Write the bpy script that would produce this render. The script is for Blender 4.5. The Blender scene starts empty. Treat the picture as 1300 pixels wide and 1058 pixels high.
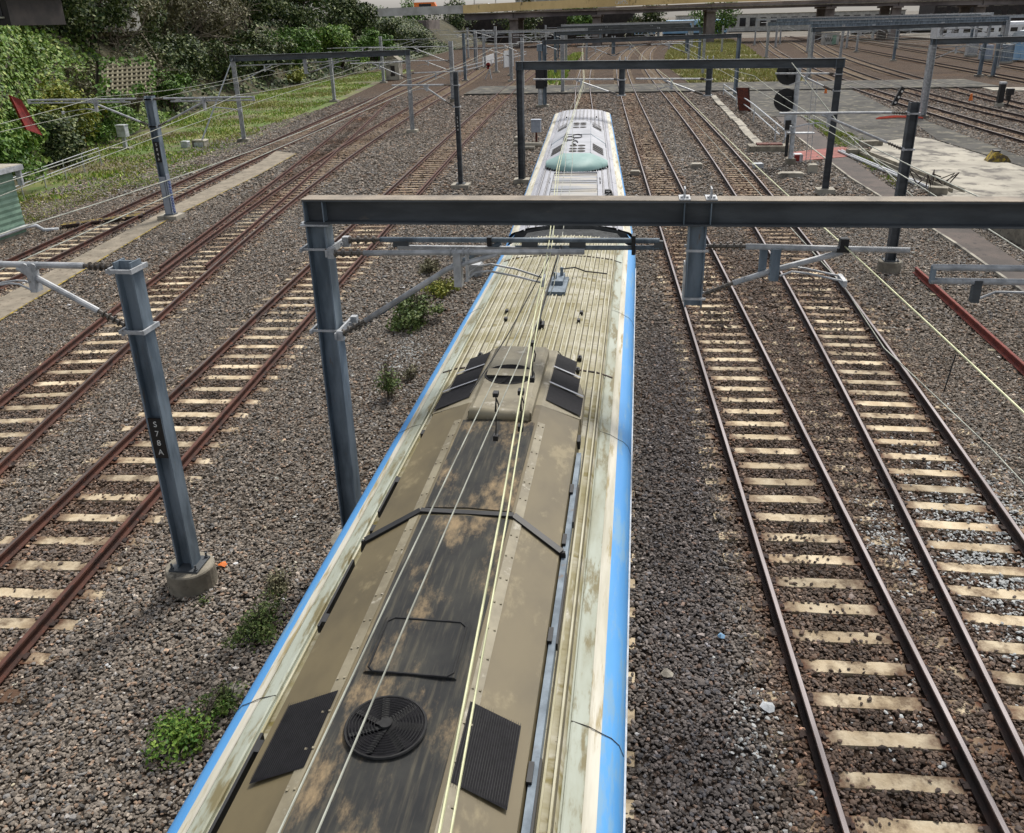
import bpy, math, random
import numpy as np
from mathutils import Vector, Matrix
random.seed(7); RNG = np.random.default_rng(11)
SC = bpy.context.scene
COL = SC.collection
PI = math.pi

# ------------------------------------------------------------------ camera
CF, CTH, CROLL, CYAW, CH = 1080.13, 0.404287, 0.0267118, -0.148890, 7.86646
_cy, _sy, _ct, _st = math.cos(CYAW), math.sin(CYAW), math.cos(CTH), math.sin(CTH)
FWD = Vector((_sy*_ct, _cy*_ct, -_st)); _rt = Vector((_cy, -_sy, 0)); _dn = FWD.cross(_rt)
RGT = _rt*math.cos(CROLL) + _dn*math.sin(CROLL)
DWN = _dn*math.cos(CROLL) - _rt*math.sin(CROLL)
CAMP = Vector((0, 0, CH))
cam = bpy.data.cameras.new('camera'); camo = bpy.data.objects.new('camera', cam); COL.objects.link(camo)
cam.sensor_width = 36; cam.lens = CF*36/1300; cam.shift_y = -45/1300; cam.clip_end = 3000; cam.clip_start = .05
m = Matrix.Identity(4)
for i, v in enumerate((RGT, -DWN, -FWD)):
    for k in range(3): m[k][i] = v[k]
m.translation = CAMP
camo.matrix_world = m
SC.camera = camo

def ray(px, py): return FWD + RGT*((px-650)/CF) + DWN*((py-484)/CF)
def U(px, py, z=0.0):
    v = ray(px, py); return CAMP + v*((z-CH)/v.z)
def TZ(px, py, Y):
    v = ray(px, py); return (CAMP + v*(Y/v.y)).z
def project(p):
    q = Vector(p) - CAMP; z = q.dot(FWD)
    if z < .1: return None
    return (650 + CF*q.dot(RGT)/z, 484 + CF*q.dot(DWN)/z, z)

# ------------------------------------------------------------------ materials
def S(r, g, b):
    f = lambda c: (c/255/12.92 if c/255 <= .04045 else ((c/255+.055)/1.055)**2.4)
    return (f(r), f(g), f(b), 1)
def newmat(name):
    mt = bpy.data.materials.new(name); mt.use_nodes = True
    nt = mt.node_tree; nt.nodes.clear()
    out = nt.nodes.new('ShaderNodeOutputMaterial'); bs = nt.nodes.new('ShaderNodeBsdfPrincipled')
    nt.links.new(bs.outputs[0], out.inputs[0])
    return mt, nt, bs
def N(nt, t, **kw):
    n = nt.nodes.new(t)
    for k, v in kw.items(): setattr(n, k, v)
    return n
def mixc(nt, fac, a, b, mode='MIX'):
    n = N(nt, 'ShaderNodeMix', data_type='RGBA', blend_type=mode)
    for i, x in ((0, fac), (6, a), (7, b)):
        if hasattr(x, 'is_linked') or hasattr(x, 'links'): nt.links.new(x, n.inputs[i])
        elif i == 0: n.inputs[0].default_value = x
        else: n.inputs[i].default_value = x
    return n.outputs[2]
def ramp(nt, src, a, b):
    n = N(nt, 'ShaderNodeMapRange'); n.interpolation_type = 'SMOOTHSTEP'
    nt.links.new(src, n.inputs[0]); n.inputs[1].default_value = a; n.inputs[2].default_value = b
    return n.outputs[0]
def coords(nt, stretch=(1, 1, 1), kind='Object'):
    tc = N(nt, 'ShaderNodeTexCoord'); mp = N(nt, 'ShaderNodeMapping')
    mp.inputs['Scale'].default_value = stretch
    nt.links.new(tc.outputs[kind], mp.inputs[0]); return mp.outputs[0]
def noise(nt, vec, scale, detail=5, rough=.6, rnd=None):
    n = N(nt, 'ShaderNodeTexNoise', noise_dimensions='4D')
    nt.links.new(vec, n.inputs['Vector']); n.inputs['Scale'].default_value = scale
    n.inputs['Detail'].default_value = detail; n.inputs['Roughness'].default_value = rough
    if rnd is not None: nt.links.new(rnd, n.inputs['W'])
    return n.outputs[0]
def objrandom(nt, k=40):
    oi = N(nt, 'ShaderNodeObjectInfo'); mu = N(nt, 'ShaderNodeMath', operation='MULTIPLY')
    nt.links.new(oi.outputs['Random'], mu.inputs[0]); mu.inputs[1].default_value = k
    return mu.outputs[0]
def bump(nt, bs, h, st=.3, dist=.02):
    b = N(nt, 'ShaderNodeBump'); b.inputs['Strength'].default_value = st; b.inputs['Distance'].default_value = dist
    nt.links.new(h, b.inputs['Height']); nt.links.new(b.outputs[0], bs.inputs['Normal'])
def wmat(name, c1, c2, scale=3, rough=.7, metal=0, bmp=0, c3=None, s3=8, t3=.58, stretch=(1, 1, 1), w=.15, spec=.5, bs_scale=40):
    mt, nt, bs = newmat(name)
    v = coords(nt, stretch); r = objrandom(nt)
    col = mixc(nt, ramp(nt, noise(nt, v, scale, rnd=r), .5-w, .5+w), c1, c2)
    if c3: col = mixc(nt, ramp(nt, noise(nt, v, s3, 6, .65, rnd=r), t3-.06, t3+.06), col, c3)
    nt.links.new(col, bs.inputs['Base Color'])
    bs.inputs['Roughness'].default_value = rough; bs.inputs['Metallic'].default_value = metal
    bs.inputs['Specular IOR Level'].default_value = spec
    if bmp: bump(nt, bs, noise(nt, coords(nt), bs_scale, 4), bmp)
    return mt
M = {}
M['galv'] = wmat('galvanised_steel', S(126, 139, 150), S(84, 97, 108), 4, .6, .05, c3=S(112, 96, 82), s3=7, t3=.66, stretch=(1, 1, .25), bmp=.05)
M['galv_light'] = wmat('galvanised_tube', S(186, 188, 190), S(146, 149, 152), 6, .5, .1, c3=S(112, 104, 94), s3=20, t3=.66)
M['galv_dark'] = wmat('weathered_beam_paint', S(82, 87, 91), S(60, 64, 68), 2.5, .65, .0, c3=S(100, 94, 86), s3=6, t3=.66, stretch=(.35, 1, 1.5), bmp=.05)
M['beam_top'] = wmat('lit_beam_flange', S(150, 138, 122), S(112, 104, 94), 2, .8, 0, c3=S(84, 76, 66), s3=9, t3=.66)  # paler than the beam: light on its top put into the colour
M['white_paint'] = wmat('white_painted_steel', S(196, 200, 204), S(158, 162, 164), 5, .6, 0, c3=S(120, 110, 96), s3=14, t3=.66)
M['conc'] = wmat('weathered_concrete', S(150, 143, 128), S(112, 106, 94), 2.2, .9, 0, .25, c3=S(70, 66, 58), s3=7, t3=.62)
M['conc_light'] = wmat('pale_concrete', S(178, 172, 158), S(148, 143, 132), .5, .9, 0, .15, c3=S(108, 104, 98), s3=.9, t3=.55, spec=.2)
M['insul'] = wmat('porcelain_insulator', S(96, 88, 78), S(60, 54, 48), 12, .35, spec=.6)
M['insul_dark'] = wmat('dark_insulator', S(34, 32, 30), S(20, 20, 20), 12, .4)
M['black'] = wmat('black_enamel', S(26, 27, 29), S(16, 16, 18), 8, .55)
M['rust'] = wmat('rusted_steel', S(112, 56, 40), S(72, 38, 30), 6, .85, 0, .2, c3=S(50, 34, 30), s3=14, t3=.58)
M['rail_side'] = wmat('rail_side_rust', S(84, 50, 38), S(52, 34, 28), 2.5, .85, 0, .2, c3=S(104, 58, 42), s3=9, t3=.6, bs_scale=60)
M['rail_side_dark'] = wmat('rail_side_brown', S(58, 42, 36), S(38, 30, 27), 3, .85, 0, .2, c3=S(78, 50, 40), s3=10, t3=.62, bs_scale=60)
M['rail_head'] = wmat('polished_rail_head', S(148, 140, 140), S(116, 108, 108), 1.2, .55, .2, stretch=(6, .4, 1), spec=.4)
M['rail_head_dull'] = wmat('dull_rail_head', S(92, 80, 74), S(68, 56, 50), 1.2, .6, .15, stretch=(6, 1, 1))
M['rail_head_rusty'] = wmat('rusty_rail_head', S(98, 58, 44), S(70, 44, 36), 2, .75, .1)
M['wire'] = wmat('overhead_conductor', S(170, 172, 160), S(130, 132, 122), 3, .5, .4)
M['wire_yellow'] = wmat('verdigris_conductor', S(206, 206, 168), S(168, 170, 136), 3, .5, .3)
M['wire_dark'] = wmat('black_jumper_cable', S(24, 24, 24), S(16, 16, 16), 3, .6)
M['blue'] = wmat('blue_body_paint', S(84, 154, 214), S(76, 144, 204), 2, .6, c3=S(112, 156, 190), s3=6, t3=.58, stretch=(1, .2, 1))
M['cream_edge'] = wmat('white_roof_edge', S(208, 204, 190), S(178, 174, 156), 2.2, .6, c3=S(156, 142, 104), s3=5, t3=.58, stretch=(2.5, .25, 1), spec=.3)
M['edge_panel'] = wmat('pale_roof_edge_panel', S(168, 174, 162), S(146, 148, 130), 2, .6, c3=S(120, 112, 82), s3=4, t3=.56, stretch=(2, .5, 1), spec=.3)
def roof_mat():
    mt, nt, bs = newmat('dirty_ribbed_roof')
    v = coords(nt); v2 = coords(nt, (.6, 1.6, 1))
    col = mixc(nt, ramp(nt, noise(nt, v2, 1.6), .38, .62), S(138, 131, 98), S(176, 172, 156))
    col = mixc(nt, ramp(nt, noise(nt, v2, 3.2, 5), .5, .66), col, S(120, 110, 66))
    col = mixc(nt, ramp(nt, noise(nt, coords(nt, (1.5, .3, 1)), 5, 5), .58, .72), col, S(206, 204, 196))
    col = mixc(nt, ramp(nt, noise(nt, v, 24, 4), .62, .72), col, S(96, 90, 66))
    nt.links.new(col, bs.inputs['Base Color']); bs.inputs['Roughness'].default_value = .65; bs.inputs['Metallic'].default_value = 0.0; bs.inputs['Specular IOR Level'].default_value = .3
    bump(nt, bs, noise(nt, coords(nt, (.4, 2.2, 1)), 2.2, 3), .25, .03)
    return mt
M['roof_dirty'] = roof_mat()
M['roof_clean'] = wmat('clean_pale_roof', S(172, 173, 180), S(150, 151, 158), 1.6, .6, 0, c3=S(128, 126, 128), s3=6, t3=.66, stretch=(2, .3, 1))
M['rib'] = wmat('roof_rib', S(196, 192, 170), S(160, 154, 122), 3, .6, 0, stretch=(1, .4, 1), spec=.3)
M['rib_clean'] = wmat('clean_roof_rib', S(180, 180, 186), S(160, 160, 166), 3, .6, 0)
M['ac_brown'] = wmat('dusty_brown_housing', S(104, 93, 66), S(82, 73, 52), 1.1, .6, 0, c3=S(128, 116, 86), s3=3.0, t3=.60, stretch=(1, .6, 1))
def panel_mat():
    mt, nt, bs = newmat('sooty_cover_panel')
    v = coords(nt, (1.0, .8, 1)); st = coords(nt, (6, .5, 1))
    col = mixc(nt, ramp(nt, noise(nt, v, 2.4), .35, .65), S(44, 45, 46), S(60, 60, 57))
    col = mixc(nt, ramp(nt, noise(nt, st, 4, 4), .45, .75), col, S(84, 80, 70))
    col = mixc(nt, ramp(nt, noise(nt, coords(nt, (1.7, .75, 1)), 1.7, 7, .72), .49, .70), col, S(152, 132, 102))
    nt.links.new(col, bs.inputs['Base Color']); bs.inputs['Roughness'].default_value = .8; bs.inputs['Specular IOR Level'].default_value = .2
    return mt
M['ac_panel'] = panel_mat()
M['ac_grey'] = wmat('dusty_grey_housing', S(142, 134, 112), S(112, 104, 84), 3, .6, c3=S(168, 162, 146), s3=6, t3=.62)
M['ac_white'] = wmat('pale_housing', S(170, 172, 178), S(150, 152, 158), 2, .6, c3=S(130, 130, 136), s3=7, t3=.66)
M['teal'] = wmat('pale_teal_fibreglass', S(118, 152, 148), S(134, 164, 160), 1.6, .6, c3=S(102, 136, 132), s3=4, t3=.62)
M['side'] = wmat('train_side_panel', S(150, 158, 168), S(120, 126, 134), 2, .4)
M['glass'] = wmat('dark_window_glass', S(20, 24, 30), S(14, 17, 22), 2, .08, spec=.8)
M['grille'] = wmat('vent_mesh', S(25, 24, 29), S(15, 15, 19), 30, .75, spec=.2)
M['bellows'] = wmat('gangway_rubber', S(80, 82, 82), S(58, 60, 61), 5, .8)
M['underframe'] = wmat('dirty_underframe', S(58, 52, 46), S(36, 33, 30), 4, .85)
M['asphalt'] = wmat('old_asphalt', S(96, 94, 90), S(76, 75, 72), .5, .95, 0, .3, c3=S(120, 116, 104), s3=1.1, t3=.56, spec=.1)
M['asphalt_brown'] = wmat('stained_asphalt_path', S(94, 84, 78), S(76, 70, 66), .9, .95, 0, .3, c3=S(60, 56, 54), s3=3, t3=.62)
M['path'] = wmat('concrete_path', S(148, 138, 122), S(122, 114, 100), 1.2, .95, 0, .25, c3=S(100, 88, 74), s3=5, t3=.6)
M['yellow'] = wmat('worn_yellow_paint', S(180, 154, 52), S(140, 122, 56), 5, .8, c3=S(84, 74, 56), s3=6, t3=.5)
M['red'] = wmat('red_paint', S(146, 38, 32), S(112, 30, 28), 4, .6)
M['redpaint'] = wmat('faded_red_surface', S(158, 96, 88), S(128, 76, 68), 2, .9, 0, .2, c3=S(110, 84, 74), s3=6, t3=.6)
M['orange'] = wmat('orange_paint', S(226, 120, 40), S(200, 100, 30), 4, .5)
M['green_sheet'] = wmat('green_corrugated_sheet', S(128, 158, 138), S(108, 138, 120), 2, .6, c3=S(92, 112, 98), s3=8, t3=.66)
M['bark'] = wmat('tree_bark', S(86, 72, 58), S(54, 46, 38), 8, .95, 0, .4, stretch=(1, 1, .2))
M['twig'] = wmat('dry_grey_twigs', S(126, 116, 102), S(84, 76, 64), 6, .95)
M['bridge_conc'] = wmat('stained_bridge_parapet', S(236, 208, 150), S(208, 180, 126), .12, .9, c3=S(92, 80, 62), s3=.6, t3=.64, stretch=(1, 1, .5))
M['bridge_white'] = wmat('white_bridge_parapet', S(196, 194, 190), S(168, 166, 160), .3, .9)
M['girder'] = wmat('bridge_girder_paint', S(142, 134, 134), S(92, 86, 88), .12, .8, stretch=(1, 1, .6))
M['pier'] = wmat('bridge_pier_concrete', S(134, 124, 118), S(98, 90, 86), .4, .9)
M['white'] = wmat('white_vehicle_paint', S(220, 222, 224), S(204, 206, 208), 2, .35)
M['lightblue'] = wmat('pale_blue_carriage_paint', S(120, 164, 200), S(150, 184, 212), .6, .4)
M['silver'] = wmat('stainless_carriage', S(176, 184, 190), S(146, 154, 160), .7, .4, .3)
M['brick'] = wmat('dark_building_wall', S(56, 50, 48), S(40, 36, 36), 1, .9)
M['mortar'] = wmat('pale_rendered_wall', S(180, 178, 172), S(150, 148, 142), 1, .9)
M['graffiti'] = wmat('blue_spray_paint', S(58, 74, 124), S(70, 90, 150), 5, .7)
M['lettering'] = wmat('white_lettering', S(226, 226, 222), S(204, 204, 200), 6, .6)
M['timber'] = wmat('weathered_timber', S(156, 149, 126), S(116, 109, 88), 4, .9, stretch=(1, 1, .2))

def leafmat(name, cols, rough=.6):
    mt, nt, bs = newmat(name)
    g = N(nt, 'ShaderNodeNewGeometry'); cr = N(nt, 'ShaderNodeValToRGB')
    nt.links.new(g.outputs['Random Per Island'], cr.inputs[0])
    e = cr.color_ramp.elements
    e[0].color = cols[0]; e[1].color = cols[-1]
    for i, c in enumerate(cols[1:-1]): el = e.new((i+1)/(len(cols)-1)); el.color = c
    nt.links.new(cr.outputs[0], bs.inputs['Base Color']); bs.inputs['Roughness'].default_value = rough
    bs.inputs['Specular IOR Level'].default_value = .3
    return mt
M['leaf_dark'] = leafmat('dark_evergreen_leaves', [S(28, 44, 22), S(52, 72, 34), S(82, 98, 50), S(134, 140, 92)])  # palest tone paints highlights into the leaf colour
M['leaf_mid'] = leafmat('mid_green_leaves', [S(44, 74, 26), S(76, 112, 40), S(116, 148, 60), S(62, 88, 34)])
M['leaf_bright'] = leafmat('bright_green_leaves', [S(56, 92, 32), S(92, 130, 46), S(138, 162, 72), S(72, 104, 42)])
M['leaf_yellow'] = leafmat('yellow_green_leaves', [S(110, 120, 40), S(150, 150, 56), S(84, 104, 40), S(172, 168, 84)])
M['leaf_grey'] = leafmat('greyish_olive_leaves', [S(72, 72, 50), S(112, 108, 80), S(150, 144, 114), S(56, 62, 40)])
M['leaf_ivy'] = leafmat('ivy_leaves', [S(52, 84, 26), S(98, 132, 40), S(124, 150, 58), S(60, 92, 30), S(158, 170, 88)])
M['leaf_weed'] = leafmat('weed_leaves', [S(48, 70, 30), S(84, 106, 50), S(116, 128, 72), S(66, 84, 42)])
M['grass'] = leafmat('grass_blades', [S(88, 122, 42), S(122, 156, 56), S(164, 178, 76), S(146, 142, 84)])
M['grass_dry'] = leafmat('dry_grass_blades', [S(140, 134, 78), S(172, 164, 104), S(124, 138, 62), S(156, 140, 100)])

# ------------------------------------------------------------------ mesh builder
class MB:
    def __init__(s): s.v = []; s.f = []; s.m = []; s.cur = 0
    def mat(s, i): s.cur = i; return s
    def add(s, vs, fs):
        o = len(s.v); s.v += [tuple(v) for v in vs]
        for f in fs: s.f.append([i+o for i in f]); s.m.append(s.cur)
        return s
    def frame(s, c, ax, ay, az, sx, sy, sz):
        c = Vector(c); vs = []
        for k in (-.5, .5):
            for j in (-.5, .5):
                for i in (-.5, .5): vs.append(c + ax*(i*sx) + ay*(j*sy) + az*(k*sz))
        return s.add(vs, [(0, 2, 3, 1), (4, 5, 7, 6), (0, 1, 5, 4), (2, 6, 7, 3), (0, 4, 6, 2), (1, 3, 7, 5)])
    def box(s, c, size, rz=0):
        ca, sa = math.cos(rz), math.sin(rz)
        return s.frame(c, Vector((ca, sa, 0)), Vector((-sa, ca, 0)), Vector((0, 0, 1)), *size)
    def bar(s, p, q, w, h, up=(0, 0, 1)):
        p, q = Vector(p), Vector(q); d = (q-p); L = d.length; d.normalize(); up = Vector(up)
        if abs(d.dot(up)) > .95: up = Vector((0, 1, 0))
        sd = d.cross(up).normalized(); u = sd.cross(d)
        return s.frame((p+q)/2, sd, d, u, w, L, h)
    def sweep(s, prof, p, q, up=(0, 0, 1), cap=True):
        p, q = Vector(p), Vector(q); d = (q-p).normalized(); up = Vector(up)
        if abs(d.dot(up)) > .95: up = Vector((0, 1, 0))
        sd = d.cross(up).normalized(); u = sd.cross(d); n = len(prof)
        vs = [p+sd*a+u*b for a, b in prof] + [q+sd*a+u*b for a, b in prof]
        fs = [(i, (i+1) % n, n+(i+1) % n, n+i) for i in range(n)]
        if cap: fs += [tuple(range(n-1, -1, -1)), tuple(range(n, 2*n))]
        return s.add(vs, fs)
    def ibeam(s, p, q, D, B, tf, tw, up=(0, 0, 1)):
        a, b, c = B/2, D/2, tw/2; e = b-tf
        prof = [(-a, -b), (a, -b), (a, -e), (c, -e), (c, e), (a, e), (a, b), (-a, b), (-a, e), (-c, e), (-c, -e), (-a, -e)]
        return s.sweep(prof, p, q, up)
    def tube(s, pts, r, n=8, cap=True):
        pts = [Vector(p) for p in pts]; vs = []; fs = []; m = len(pts); pu = None
        for i, p in enumerate(pts):
            d = (pts[min(i+1, m-1)] - pts[max(i-1, 0)])
            if d.length < 1e-9: d = Vector((0, 0, 1))
            d.normalize()
            if pu is None: pu = Vector((0, 0, 1)) if abs(d.z) < .9 else Vector((1, 0, 0))
            sd = d.cross(pu).normalized(); u = sd.cross(d); pu = u
            rr = r[i] if hasattr(r, '__len__') else r
            for k in range(n):
                a = 2*PI*k/n; vs.append(p+sd*(math.cos(a)*rr)+u*(math.sin(a)*rr))
        for i in range(m-1):
            for k in range(n): fs.append((i*n+k, i*n+(k+1) % n, (i+1)*n+(k+1) % n, (i+1)*n+k))
        if cap: fs += [tuple(range(n-1, -1, -1)), tuple(range((m-1)*n, m*n))]
        return s.add(vs, fs)
    def insulator(s, p, q, r=.06, r0=.028, n=6):
        p, q = Vector(p), Vector(q); pts = []; rr = []
        for i in range(n):
            for t, k in ((.0, r0), (.25, r0), (.3, r), (.55, r*.9), (.62, r0)):
                pts.append(p.lerp(q, .08+.84*(i+t)/n)); rr.append(k)
        return s.tube([p]+pts+[q], [r0]+rr+[r0], 10)
    def cyl(s, c, r, h, n=20, r2=None):
        c = Vector(c); r2 = r if r2 is None else r2
        return s.tube([c, c+Vector((0, 0, h))], [r, r2], n)
    def poly(s, pts, z0, z1):
        n = len(pts); vs = [(p[0], p[1], z0) for p in pts]+[(p[0], p[1], z1) for p in pts]
        return s.add(vs, [(i, (i+1) % n, n+(i+1) % n, n+i) for i in range(n)]+[tuple(range(n-1, -1, -1)), tuple(range(n, 2*n))])
    def build(s, name, mats, parent=None, smooth=False, loc=None):
        me = bpy.data.meshes.new(name)
        off = ORIG.get(parent.name) if parent is not None else (Vector(loc) if loc is not None else None)
        vs = s.v if off is None else [(x-off[0], y-off[1], z-off[2]) for x, y, z in s.v]
        me.from_pydata(vs, [], s.f)
        if not isinstance(mats, (list, tuple)): mats = [mats]
        for x in mats: me.materials.append(M[x] if isinstance(x, str) else x)
        if len(mats) > 1: me.polygons.foreach_set('material_index', s.m)
        if smooth: me.polygons.foreach_set('use_smooth', [True]*len(s.f))
        me.update()
        ob = bpy.data.objects.new(name, me); COL.objects.link(ob)
        if parent is not None:
            ob.parent = parent; ORIG[ob.name] = ORIG.get(parent.name)
        elif loc is not None:
            ob.location = loc; ORIG[ob.name] = Vector(loc)
        return ob
ORIG = {}
USED = {}
def tag(o, label=None, cat=None, group=None, kind=None):
    if label: o['label'] = label
    if cat: o['category'] = cat
    if group: o['group'] = group
    if kind: o['kind'] = kind
    return o
def thing(name, loc, label, cat, group=None):
    e = bpy.data.objects.new(name, None); COL.objects.link(e); e.location = loc; e.empty_display_size = .3
    ORIG[e.name] = Vector(loc)
    return tag(e, label, cat, group)
def npmesh(name, V, F, mats, cols=None, parent=None, loc=None, midx=None, flat=True):
    """V (n,3) array, F (m,k) array of constant k"""
    me = bpy.data.meshes.new(name); n, k = F.shape
    if loc is not None: V = V - np.array(loc)
    elif parent is not None and parent.name in ORIG: V = V - np.array(ORIG[parent.name])
    me.vertices.add(len(V)); me.vertices.foreach_set('co', V.astype(np.float32).ravel())
    me.loops.add(n*k); me.loops.foreach_set('vertex_index', F.astype(np.int32).ravel())
    me.polygons.add(n); me.polygons.foreach_set('loop_start', np.arange(0, n*k, k, dtype=np.int32))
    if midx is not None: me.polygons.foreach_set('material_index', midx.astype(np.int32))
    for x in (mats if isinstance(mats, (list, tuple)) else [mats]): me.materials.append(M[x] if isinstance(x, str) else x)
    if cols is not None:
        a = me.color_attributes.new('tint', 'FLOAT_COLOR', 'POINT'); a.data.foreach_set('color', cols.astype(np.float32).ravel())
    if flat:
        sf = me.attributes.new('sharp_face', 'BOOLEAN', 'FACE'); sf.data.foreach_set('value', [True]*n)
    me.update(calc_edges=True); me.validate()
    ob = bpy.data.objects.new(name, me); COL.objects.link(ob)
    if parent is not None: ob.parent = parent; ORIG[ob.name] = ORIG.get(parent.name)
    elif loc is not None: ob.location = loc
    return ob
def text_mesh(name, s, size, parent, loc, xa, ya, mat, extrude=.004, gap=None):
    """flat lettering; xa, ya = world axes of the writing"""
    cu = bpy.data.curves.new(name, 'FONT'); cu.body = s; cu.size = size; cu.extrude = extrude; cu.align_x = 'CENTER'; cu.align_y = 'CENTER'
    if gap: cu.space_line = gap
    tmp = bpy.data.objects.new(name, cu); COL.objects.link(tmp)
    bpy.context.view_layer.update()
    me = bpy.data.meshes.new_from_object(tmp.evaluated_get(bpy.context.evaluated_depsgraph_get()))
    bpy.data.objects.remove(tmp); bpy.data.curves.remove(cu)
    me.materials.clear(); me.materials.append(M[mat])
    ob = bpy.data.objects.new(name, me); COL.objects.link(ob); ob.parent = parent
    xa, ya = Vector(xa).normalized(), Vector(ya).normalized(); za = xa.cross(ya)
    mm = Matrix.Identity(4)
    for i, v in enumerate((xa, ya, za)):
        for k in range(3): mm[k][i] = v[k]
    mm.translation = Vector(loc) - ORIG[parent.name]
    ob.matrix_local = mm
    return ob

# ------------------------------------------------------------------ world and light
w = bpy.data.worlds.new('World'); SC.world = w; w.use_nodes = True
nt = w.node_tree; bg = nt.nodes['Background']
sky = nt.nodes.new('ShaderNodeTexSky'); sky.sky_type = 'NISHITA'; sky.sun_disc = False
SUN_EL, SUN_AZ = math.radians(54), math.radians(20)      # azimuth measured from +Y towards +X
sky.sun_elevation = SUN_EL; sky.sun_rotation = SUN_AZ; sky.dust_density = 3; sky.air_density = 1.0
hs = nt.nodes.new('ShaderNodeHueSaturation'); hs.inputs['Saturation'].default_value = .3
nt.links.new(sky.outputs[0], hs.inputs['Color']); nt.links.new(hs.outputs[0], bg.inputs[0]); bg.inputs[1].default_value = .115
sl = bpy.data.lights.new('sun', 'SUN'); so = bpy.data.objects.new('sun', sl); COL.objects.link(so)
sl.energy = 1.9; sl.angle = math.radians(11); sl.color = (1, .95, .87)
sd = Vector((math.sin(SUN_AZ)*math.cos(SUN_EL), math.cos(SUN_AZ)*math.cos(SUN_EL), math.sin(SUN_EL)))
so.rotation_euler = sd.to_track_quat('Z', 'Y').to_euler(); so.location = (0, 0, 60)
SC.view_settings.view_transform = 'Standard'; SC.view_settings.look = 'None'; SC.view_settings.exposure = .62; SC.view_settings.gamma = 1
# ------------------------------------------------------------------ tracks: fitted centre lines x(y)
class Line:
    def __init__(s, co, y0, y1): s.co, s.y0, s.y1 = co, y0, y1
    def x(s, y):
        y = np.asarray(y, float); yc = np.clip(y, s.y0, s.y1); u = yc/100
        return np.polyval(s.co, u) + (y-yc)*s.dx(yc)
    def dx(s, y):
        u = np.clip(np.asarray(y, float), s.y0, s.y1)/100
        return np.polyval(np.polyder(s.co), u)/100
LN = dict(
 outer=Line([-1.049, 4.365, -13.091, -18.572], 10, 260),
 cross=Line([-2.211, -14.783, -11.418], 26, 95),
 second=Line([-5.779, 17.074, -23.289, -10.093], 5, 140),
 third=Line([-.2924, 1.2207, .0617, -7.3603, -8.335], 3, 300),
 train=Line([-1.1495, 7.0723, -12.1995, 1.5943, -1.4517], 5, 250),
 right=Line([.3, -.18, .085, -4.945, 3.459], 3, 275),
 far_right=Line([-.44, 4.483, -10.089, 4.067, 5.048], 3, 275),
 yard_a=Line([-1.1889, 9.4336, -15.1719, 30.0059], 30, 260),
 yard_b=Line([-4.4159, 24.9335, -35.9445, 42.2939], 40, 250),
 yard_c=Line([-.4127, 6.4797, -9.1373, 34.7067], 45, 270),
 yard_d=Line([2.2418, 39.3534], 50, 300),
 yard_e=Line([.2, 3.82, 43.916], 50, 300),
 yard_f=Line([3.4, 51.0], 70, 300))
def station(L, ya, yb):
    y = np.arange(ya, yb, .1); ds = .1*np.sqrt(1+L.dx(y)**2); s = np.concatenate([[0], np.cumsum(ds)[:-1]])
    return y, s
RAILP = [(-.07, 0), (.07, 0), (.07, .018), (.012, .035), (.012, .12), (.036, .13), (.036, .165), (.026, .172), (-.026, .172), (-.036, .165), (-.036, .13), (-.012, .12), (-.012, .035), (-.07, .018)]
def rail_mesh(L, off, ya, yb, step=1.0):
    mb = MB(); ys = []; y = ya
    while y < yb: ys.append(y); y += step*(1+max(0, y-20)/25)
    ys.append(yb); n = len(RAILP); vs = []
    for y in ys:
        x = float(L.x(y)); d = float(L.dx(y)); k = 1/math.hypot(1, d); nx, ny = k, -d*k
        for a, b in RAILP: vs.append((x+nx*(off+a), y+ny*(off+a), b))
    fs = []; ms = []
    for i in range(len(ys)-1):
        for j in range(n):
            fs.append((i*n+j, i*n+(j+1) % n, (i+1)*n+(j+1) % n, (i+1)*n+j)); ms.append(1 if j == 7 else 0)
    fs.append(tuple(range(n-1, -1, -1))); ms.append(0); fs.append(tuple(range((len(ys)-1)*n, len(ys)*n))); ms.append(0)
    mb.v, mb.f, mb.m = vs, fs, ms
    return mb
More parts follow.
